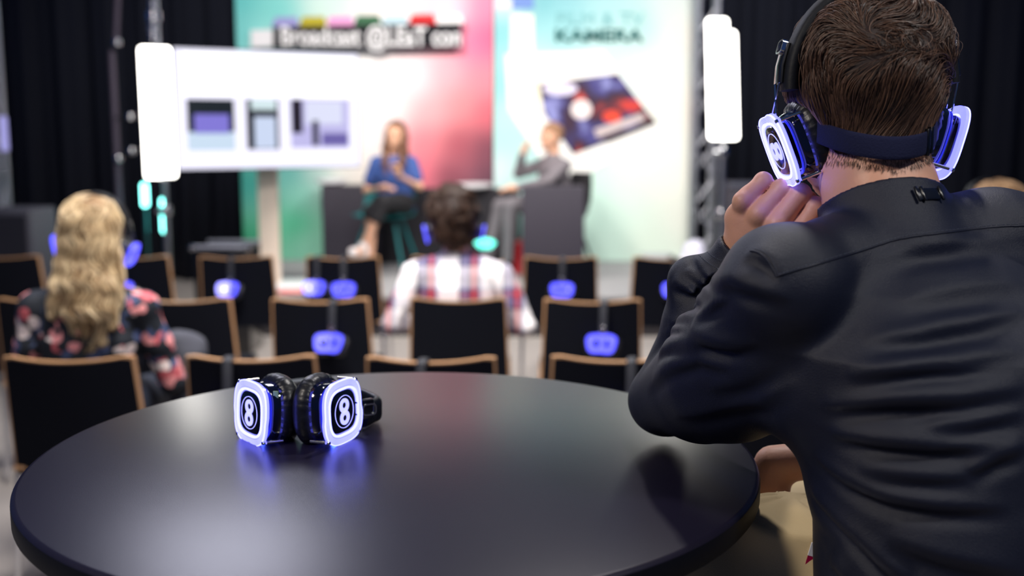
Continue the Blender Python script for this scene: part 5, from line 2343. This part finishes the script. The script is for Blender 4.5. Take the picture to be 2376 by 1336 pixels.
# --- man in the plaid shirt
xp = at(1060, 640, 4.6).x
r_, hc, HRm, yw = person('dark curly haired person in a white, red and navy plaid shirt seated from behind', xp, 4.66, -.02, 1.222, 0,
                         dict(skin=M['fairskin'], top=plaid(xp + .11), legs=M['jeans'], shoe=M['blackplastic'], eye=M['eye'], collar=True),
                         dict(head=(-.012, -.02), hyaw=.05, shw=.19, shz=-.03, elbow=[(-.285, -.06, .64), (.30, -.06, .63)], wrist=[(-.14, .14, .62), (.16, .16, .62)], hand=[(.5, 1, -.1), (-.5, 1, -.1)],
                              knee=[(-.13, .40, .52), (.15, .40, .52)], ankle=[(-.14, .42, .10), (.16, .42, .10)]), res=.009)
M['curly'] = hair_mat('dark curly hair', lin(34, 22, 18), lin(92, 64, 48), .45)
hf, cap = cap_hair(r_, hc, HRm, M['haircap'], 'hair', .024, [-.16, -.12, -.06, .03, .06], .010, 62, .006, extra=lambda P, q, d: smax(smin(d, ell(P, hc + HRm @ np.array([0, -.045, -.085]), (.072, .045, .055), HRm), .03), -.15 - q[:, 2], .02))
rt = sample_roots(hf, 3000, hc - .2, hc + .2, 25, lambda P: ((P - hc) @ HRm)[:, 1] < .08)
parented(strands('hair_curls', hf, rt, lambda P, t: np.array([0, 0, -.5]) + 1.8 * np.stack([wob(P, 70, 71), wob(P, 70, 72), wob(P, 70, 73)], 1), .06, 12, .0011, M['curly'], None,
                 lambda P, t, lay: .002 + .016 * lay * math.sin(math.pi * t) + .004 * wob(P, 90, 77), seed=4, jitter=.5), cap)
Hm = Matrix.Translation(Vector(hc)) @ Matrix(HRm.tolist()).to_4x4()
headphones(Hm @ Matrix.Translation((0, .01, -.075)), 'blue glowing headphones on the head of the plaid shirt person', None, False, half=.128, tilt=-.22, h=.190, w=.110)

# --- sandy haired listener behind the shoulder of the person in black
xr_ = at(2312, 500, 3.5).x
r_, hc, HRm, yw = person('sandy haired person half hidden behind the right shoulder of the person in black', xr_, 3.5, -.05, at(2345, 428, 3.5).z, 0,
                         dict(skin=M['fairskin'], top=M['darkcloth'], legs=M['jeans'], shoe=M['blackplastic'], eye=M['eye']),
                         dict(head=(0, .0), shw=.17, elbow=[(-.235, .02, .68), (.235, .05, .66)], wrist=[(-.12, .26, .66), (.12, .26, .66)], hand=[(.6, 1, -.1), (-.6, 1, -.1)],
                              knee=[(-.11, .42, .52), (.11, .42, .52)], ankle=[(-.12, .44, .10), (.12, .44, .10)]), res=.011)
M['sandy'] = hair_mat('sandy hair', lin(150, 116, 84), lin(222, 186, 146), .5)
hf, cap = cap_hair(r_, hc, HRm, M['blondecap'], 'hair', .020, [-.10, -.08, -.05, .03, .06], .006, 50, .007)
rt = sample_roots(hf, 1500, hc - .2, hc + .2, 35)
parented(strands('hair_locks', hf, rt, bl_flow if False else (lambda P, t: np.array([.2, -.4, -.6]) + np.stack([wob(P, 40, 81), wob(P, 40, 82), wob(P, 40, 83)], 1)), .07, 8, .0014, M['sandy'], None, lambda P, t, lay: .002 + .008 * lay, seed=5, jitter=.3), cap)
Hm = Matrix.Translation(Vector(hc)) @ Matrix(HRm.tolist()).to_4x4()
headphones(Hm @ Matrix.Translation((0, .0, -.03)) @ Matrix.Rotation(-.5, 4, 'X') @ Matrix.Rotation(.45, 4, 'Z'), 'headphones on the sandy haired listener, only the dark band seen above the shoulder', None, False, half=.124, tilt=-.2, h=.160, w=.112)
# the chair under the sandy haired listener
o = copy_tree(proto)
o.location = (xr_, 3.42 + .02, 0)
o.rotation_euler = (0, 0, -.05)
o['label'] = 'nearest-row black chair of the sandy haired listener, hidden behind the person in black'
o['category'] = 'chair'
o['group'] = g1

# --- grey jacket over the seat beside the blonde person
jk = empty('jacket')
jp = A3(at(436, 880, 3.66))


def jacket(P):
    c0 = np.array([jp[0], 3.66, .70])
    d = ell(P, c0 + np.array([0, 0, -.02]), (.060, .05, .10))
    d = smin(d, cone(P, c0 + np.array([-.03, 0, .05]), c0 + np.array([.03, .02, .03]), .045, .04), .03)
    d = smin(d, cone(P, c0 + np.array([.03, 0, .02]), c0 + np.array([.045, .0, -.13]), .035, .03), .02)
    d = smin(d, ell(P, c0 + np.array([.0, .02, -.16]), (.08, .08, .06)), .03)
    return d + wob(P, 50, 91) * .006


place(sdf('cloth', jacket, jp - np.array([.2, .2, .32]), jp + np.array([.2, .2, .2]), .006, mat('dark grey felted cloth', lin(72, 74, 84), .95, bump=.5, bscale=300)), jk)
tag(jk, 'crumpled dark grey jacket beside the right elbow of the blonde person', 'jacket')


# ------------------------------------------------------------------ speakers on the stage
def shell_chair(x, y, yaw, m, label, h=.45):
    r = empty('shell_chair', (x, y, STG), yaw)
    tag(r, label, 'chair')
    V = []
    F = []
    n = 12
    prof = [(.22, h + .005), (.12, h - .01), (0, h - .015), (-.12, h), (-.19, h + .05), (-.225, h + .15), (-.245, h + .27), (-.26, h + .36)]
    for s in (0, 1):
        for k, (yy, zz) in enumerate(prof):
            w = (.20, .225, .235, .235, .225, .22, .20, .16)[k]
            for i in range(n + 1):
                u = -1 + 2 * i / n
                cz = .03 * u * u if k < 4 else .0
                cy = .06 * u * u if k >= 4 else 0
                V.append((u * w, yy + cy + s * .0 + (0 if k < 4 else s * -.008), zz + cz - (s * .010 if k < 5 else 0)))
    m_ = (n + 1) * len(prof)
    for k in range(len(prof) - 1):
        for i in range(n):
            a = k * (n + 1) + i
            F.append((a, a + 1, a + n + 2, a + n + 1))
            F.append((m_ + a, m_ + a + n + 1, m_ + a + n + 2, m_ + a + 1))
    for k in range(len(prof) - 1):
        for i, flip in ((0, 0), (n, 1)):
            a = k * (n + 1) + i
            q = (a, a + n + 1, m_ + a + n + 1, m_ + a)
            F.append(q[::-1] if flip else q)
    for i in range(n):
        F.append((i, m_ + i, m_ + i + 1, i + 1))
        a = (len(prof) - 1) * (n + 1) + i
        F.append((a, a + 1, m_ + a + 1, m_ + a))
    raw('shell', V, F, m, r, 60)
    for sx in (-1, 1):
        for yy in (-.16, .17):
            b_ = MB()
            b_.tube([(sx * .12, yy * .6, h - .03), (sx * .23, yy * 1.35, .012)], [.013, .012], 8)
            b_.build('leg', m, r)
    b_ = MB()
    b_.box((0, 0, h - .035), (.26, .24, .02))
    b_.build('under_frame', M['blackmetal'], r, False)
    return r


YP = 8.85
xw = at(916, 430, YP).x
yaww = math.pi - .20
r_, hc, HRm, yw = person('long haired person in a blue top and dark skirt seated on the stage', xw, YP, yaww, at(925, 279, YP).z, STG,
                         dict(skin=M['fairskin'], top=M['bluecloth'], legs=M['darkcloth'], shoe=M['shoewhite'], eye=M['eye'], topname='blue_top'),
                         dict(head=(-.03, .04), hyaw=-.05, shw=.148, short=True, lean=.02, elbow=[(-.235, .07, .70), (.235, .03, .66)], wrist=[(-.13, .28, .80), (.04, .26, .70)], hand=[(.2, .5, .9), (-1, .3, .1)],
                              knee=[(-.05, .44, .60), (.06, .42, .52)], ankle=[(.10, .52, .26), (.06, .46, .12)], skirt=.45, toe={-1: (.03, .15, -.03)}), res=.012)
M['longhair'] = hair_mat('long brown hair', lin(86, 52, 34), lin(150, 100, 66), .5)


def mane2(P, q, d):
    l = lambda x, y, z: hc + HRm @ np.array([x, y, z])
    e = smin(ell(P, l(0, -.045, -.06), (.088, .06, .13), HRm), ell(P, l(0, -.06, -.20), (.095, .045, .10), HRm), .03)
    for s in (-1, 1):
        e = smin(e, chain(P, [l(.072 * s, .01, .0), l(.080 * s, .03, -.12), l(.070 * s, .075, -.24), l(.055 * s, .085, -.33)], [.024, .028, .028, .014], .02), .02)
    return smin(d, e, .02)


cap_hair(r_, hc, HRm, mat('brown long hair', lin(104, 66, 44), .5, vary=.35, vscale=40), 'hair', .012, [-.10, -.07, -.03, .045, .062], .003, 90, .006, extra=mane2)
shell_chair(xw - .10, YP + .08, yaww, M['teal'], 'teal shell chair under the person in blue on the stage')

xm_ = at(1294, 430, YP).x
yawm = math.pi / 2 + .45
r_, hc, HRm, yw = person('person in grey seated on the stage with one hand raised to the chin', xm_, YP + .05, yawm, at(1290, 283, YP).z, STG,
                         dict(skin=M['fairskin'], top=M['greycloth'], legs=M['greytrouser'], shoe=M['blackplastic'], eye=M['eye'], topname='grey_sweater', collar=True),
                         dict(head=(0, .06), hyaw=.15, hpitch=-.12, shw=.18, lean=.04, elbow=[(-.22, .20, .76), (.20, .26, .80)], wrist=[(-.10, .42, .70), (.10, .27, .97)], hand=[(.2, 1, 0), (-.25, -.3, .9)],
                              knee=[(-.10, .48, .56), (.12, .46, .54)], ankle=[(-.10, .50, .12), (.12, .58, .12)]), res=.012)
cap_hair(r_, hc, HRm, mat('light brown short hair', lin(150, 112, 84), .6, vary=.3, vscale=40), 'hair', .010, [-.075, -.05, -.01, .04, .055], .003, 80, .006)
rc_ = shell_chair(xm_ + .02, YP + .08, yawm, M['darkcloth'], 'dark chair on a flared red base under the person in grey')
b = MB()
bpy.context.view_layer.update()
q_ = rc_.matrix_world.inverted() @ Vector((at(1214, 560, 8.8).x, 8.8, STG))
b.lathe([(.155, .004), (.14, .03), (.11, .16), (.11, .25), (.02, .28)], 28, (q_.x, q_.y, 0))
b.build('flared_base', M['red'], rc_)
# spare red chair and a floor lamp between the speakers
shell_chair(at(1240, 560, 9.0).x + .35, 9.05 - .35, 2.2, M['red'], 'second red shell chair just right of the person in grey') if False else None
fl = empty('floor_spot', (0, 0, 0))
tag(fl, 'small round teal glowing spot lamp on the stage right of the plaid shirt person', 'lamp')
p = at(1126, 566, 8.4)
b = MB()
b.lathe([(0, -.03), (.05, -.03), (.085, .01), (.06, .03), (0, .045)], 24, tuple(p))
b.build('glowing_dome', mat('teal lamp dome', (.05, .3, .25), .3, emit=(.10, .80, .62), es=3), fl)
b = MB()
b.tube([(p.x, p.y, STG + .005), (p.x, p.y, p.z - .028)], .012, 8)
b.build('stem', M['alu'], fl)
b = MB()
b.lathe([(.09, 0), (.09, .012), (.012, .02)], 24, (p.x, p.y, STG + .001))
b.build('foot', M['blackmetal'], fl)

# small things near the foot of the right backdrop
wb_ = at(1612, 590, 8.9)
wbc = np.array([wb_.x, 8.9, .33])


def bag_f(P):
    d = ell(P, np.array([wb_.x, 8.9, STG + .13]), (.10, .09, .125))
    d = smin(d, ell(P, np.array([wb_.x - .06, 8.88, STG + .06]), (.10, .08, .055)), .03)
    d = smax(d, STG + .004 - P[:, 2], .01)
    return d + wob(P, 32, 17) * .010


bgg = empty('cloth_bag', (wb_.x, 8.9, STG))
tag(bgg, 'crumpled white bag on the stage by the foot of the truss column', 'bag')
place(sdf('bag', bag_f, np.array([wb_.x - .25, 8.7, STG - .02]), np.array([wb_.x + .25, 9.1, STG + .35]), .012, mat('white cloth', lin(225, 225, 245), .8)), bgg)
eq = empty('equipment_box', (at(1525, 585, 9.2).x, 9.2, STG))
tag(eq, 'small pale grey box with a black knob at the foot of the mint backdrop', 'box')
b = MB()
b.box((0, 0, .055), (.26, .16, .11), bev=.012)
b.build('body', mat('pale grey plastic', lin(170, 176, 180), .5), eq)
b = MB()
b.box((.11, -.085, .06), (.05, .03, .09), bev=.008)
b.build('black_knob', M['blackplastic'], eq)
# lavender tube on the far left truss
tl = empty('glow_tube')
tag(tl, 'lavender glowing tube lamp on the truss at the far left edge', 'lamp')
p = at(9, 310, 8.05)
b = MB()
b.lathe([(.01, -.13), (.028, -.12), (.028, .12), (.01, .13)], 16, tuple(p))
b.build('glowing_part', mat('lavender glow', (.1, .1, .2), .3, emit=(.42, .40, .85), es=.8), tl)
b = MB()
b.box((p.x, p.y + .04, p.z), (.02, .05, .04))
b.build('bracket', M['blackmetal'], tl, False)

rf = empty('folder', (at(688, 689, 7.7).x, 7.7, STG + .001), .1)
tag(rf, 'pale red folder lying at the front edge of the grey stage', 'folder')
b = MB()
b.box((0, 0, .008), (.24, .16, .014), bev=.003)
b.build('cover', mat('pale red card', lin(235, 110, 100), .5), rf)
b = MB()
b.box((.004, 0, .008), (.236, .150, .008))
b.build('pages', M['white'], rf, False)
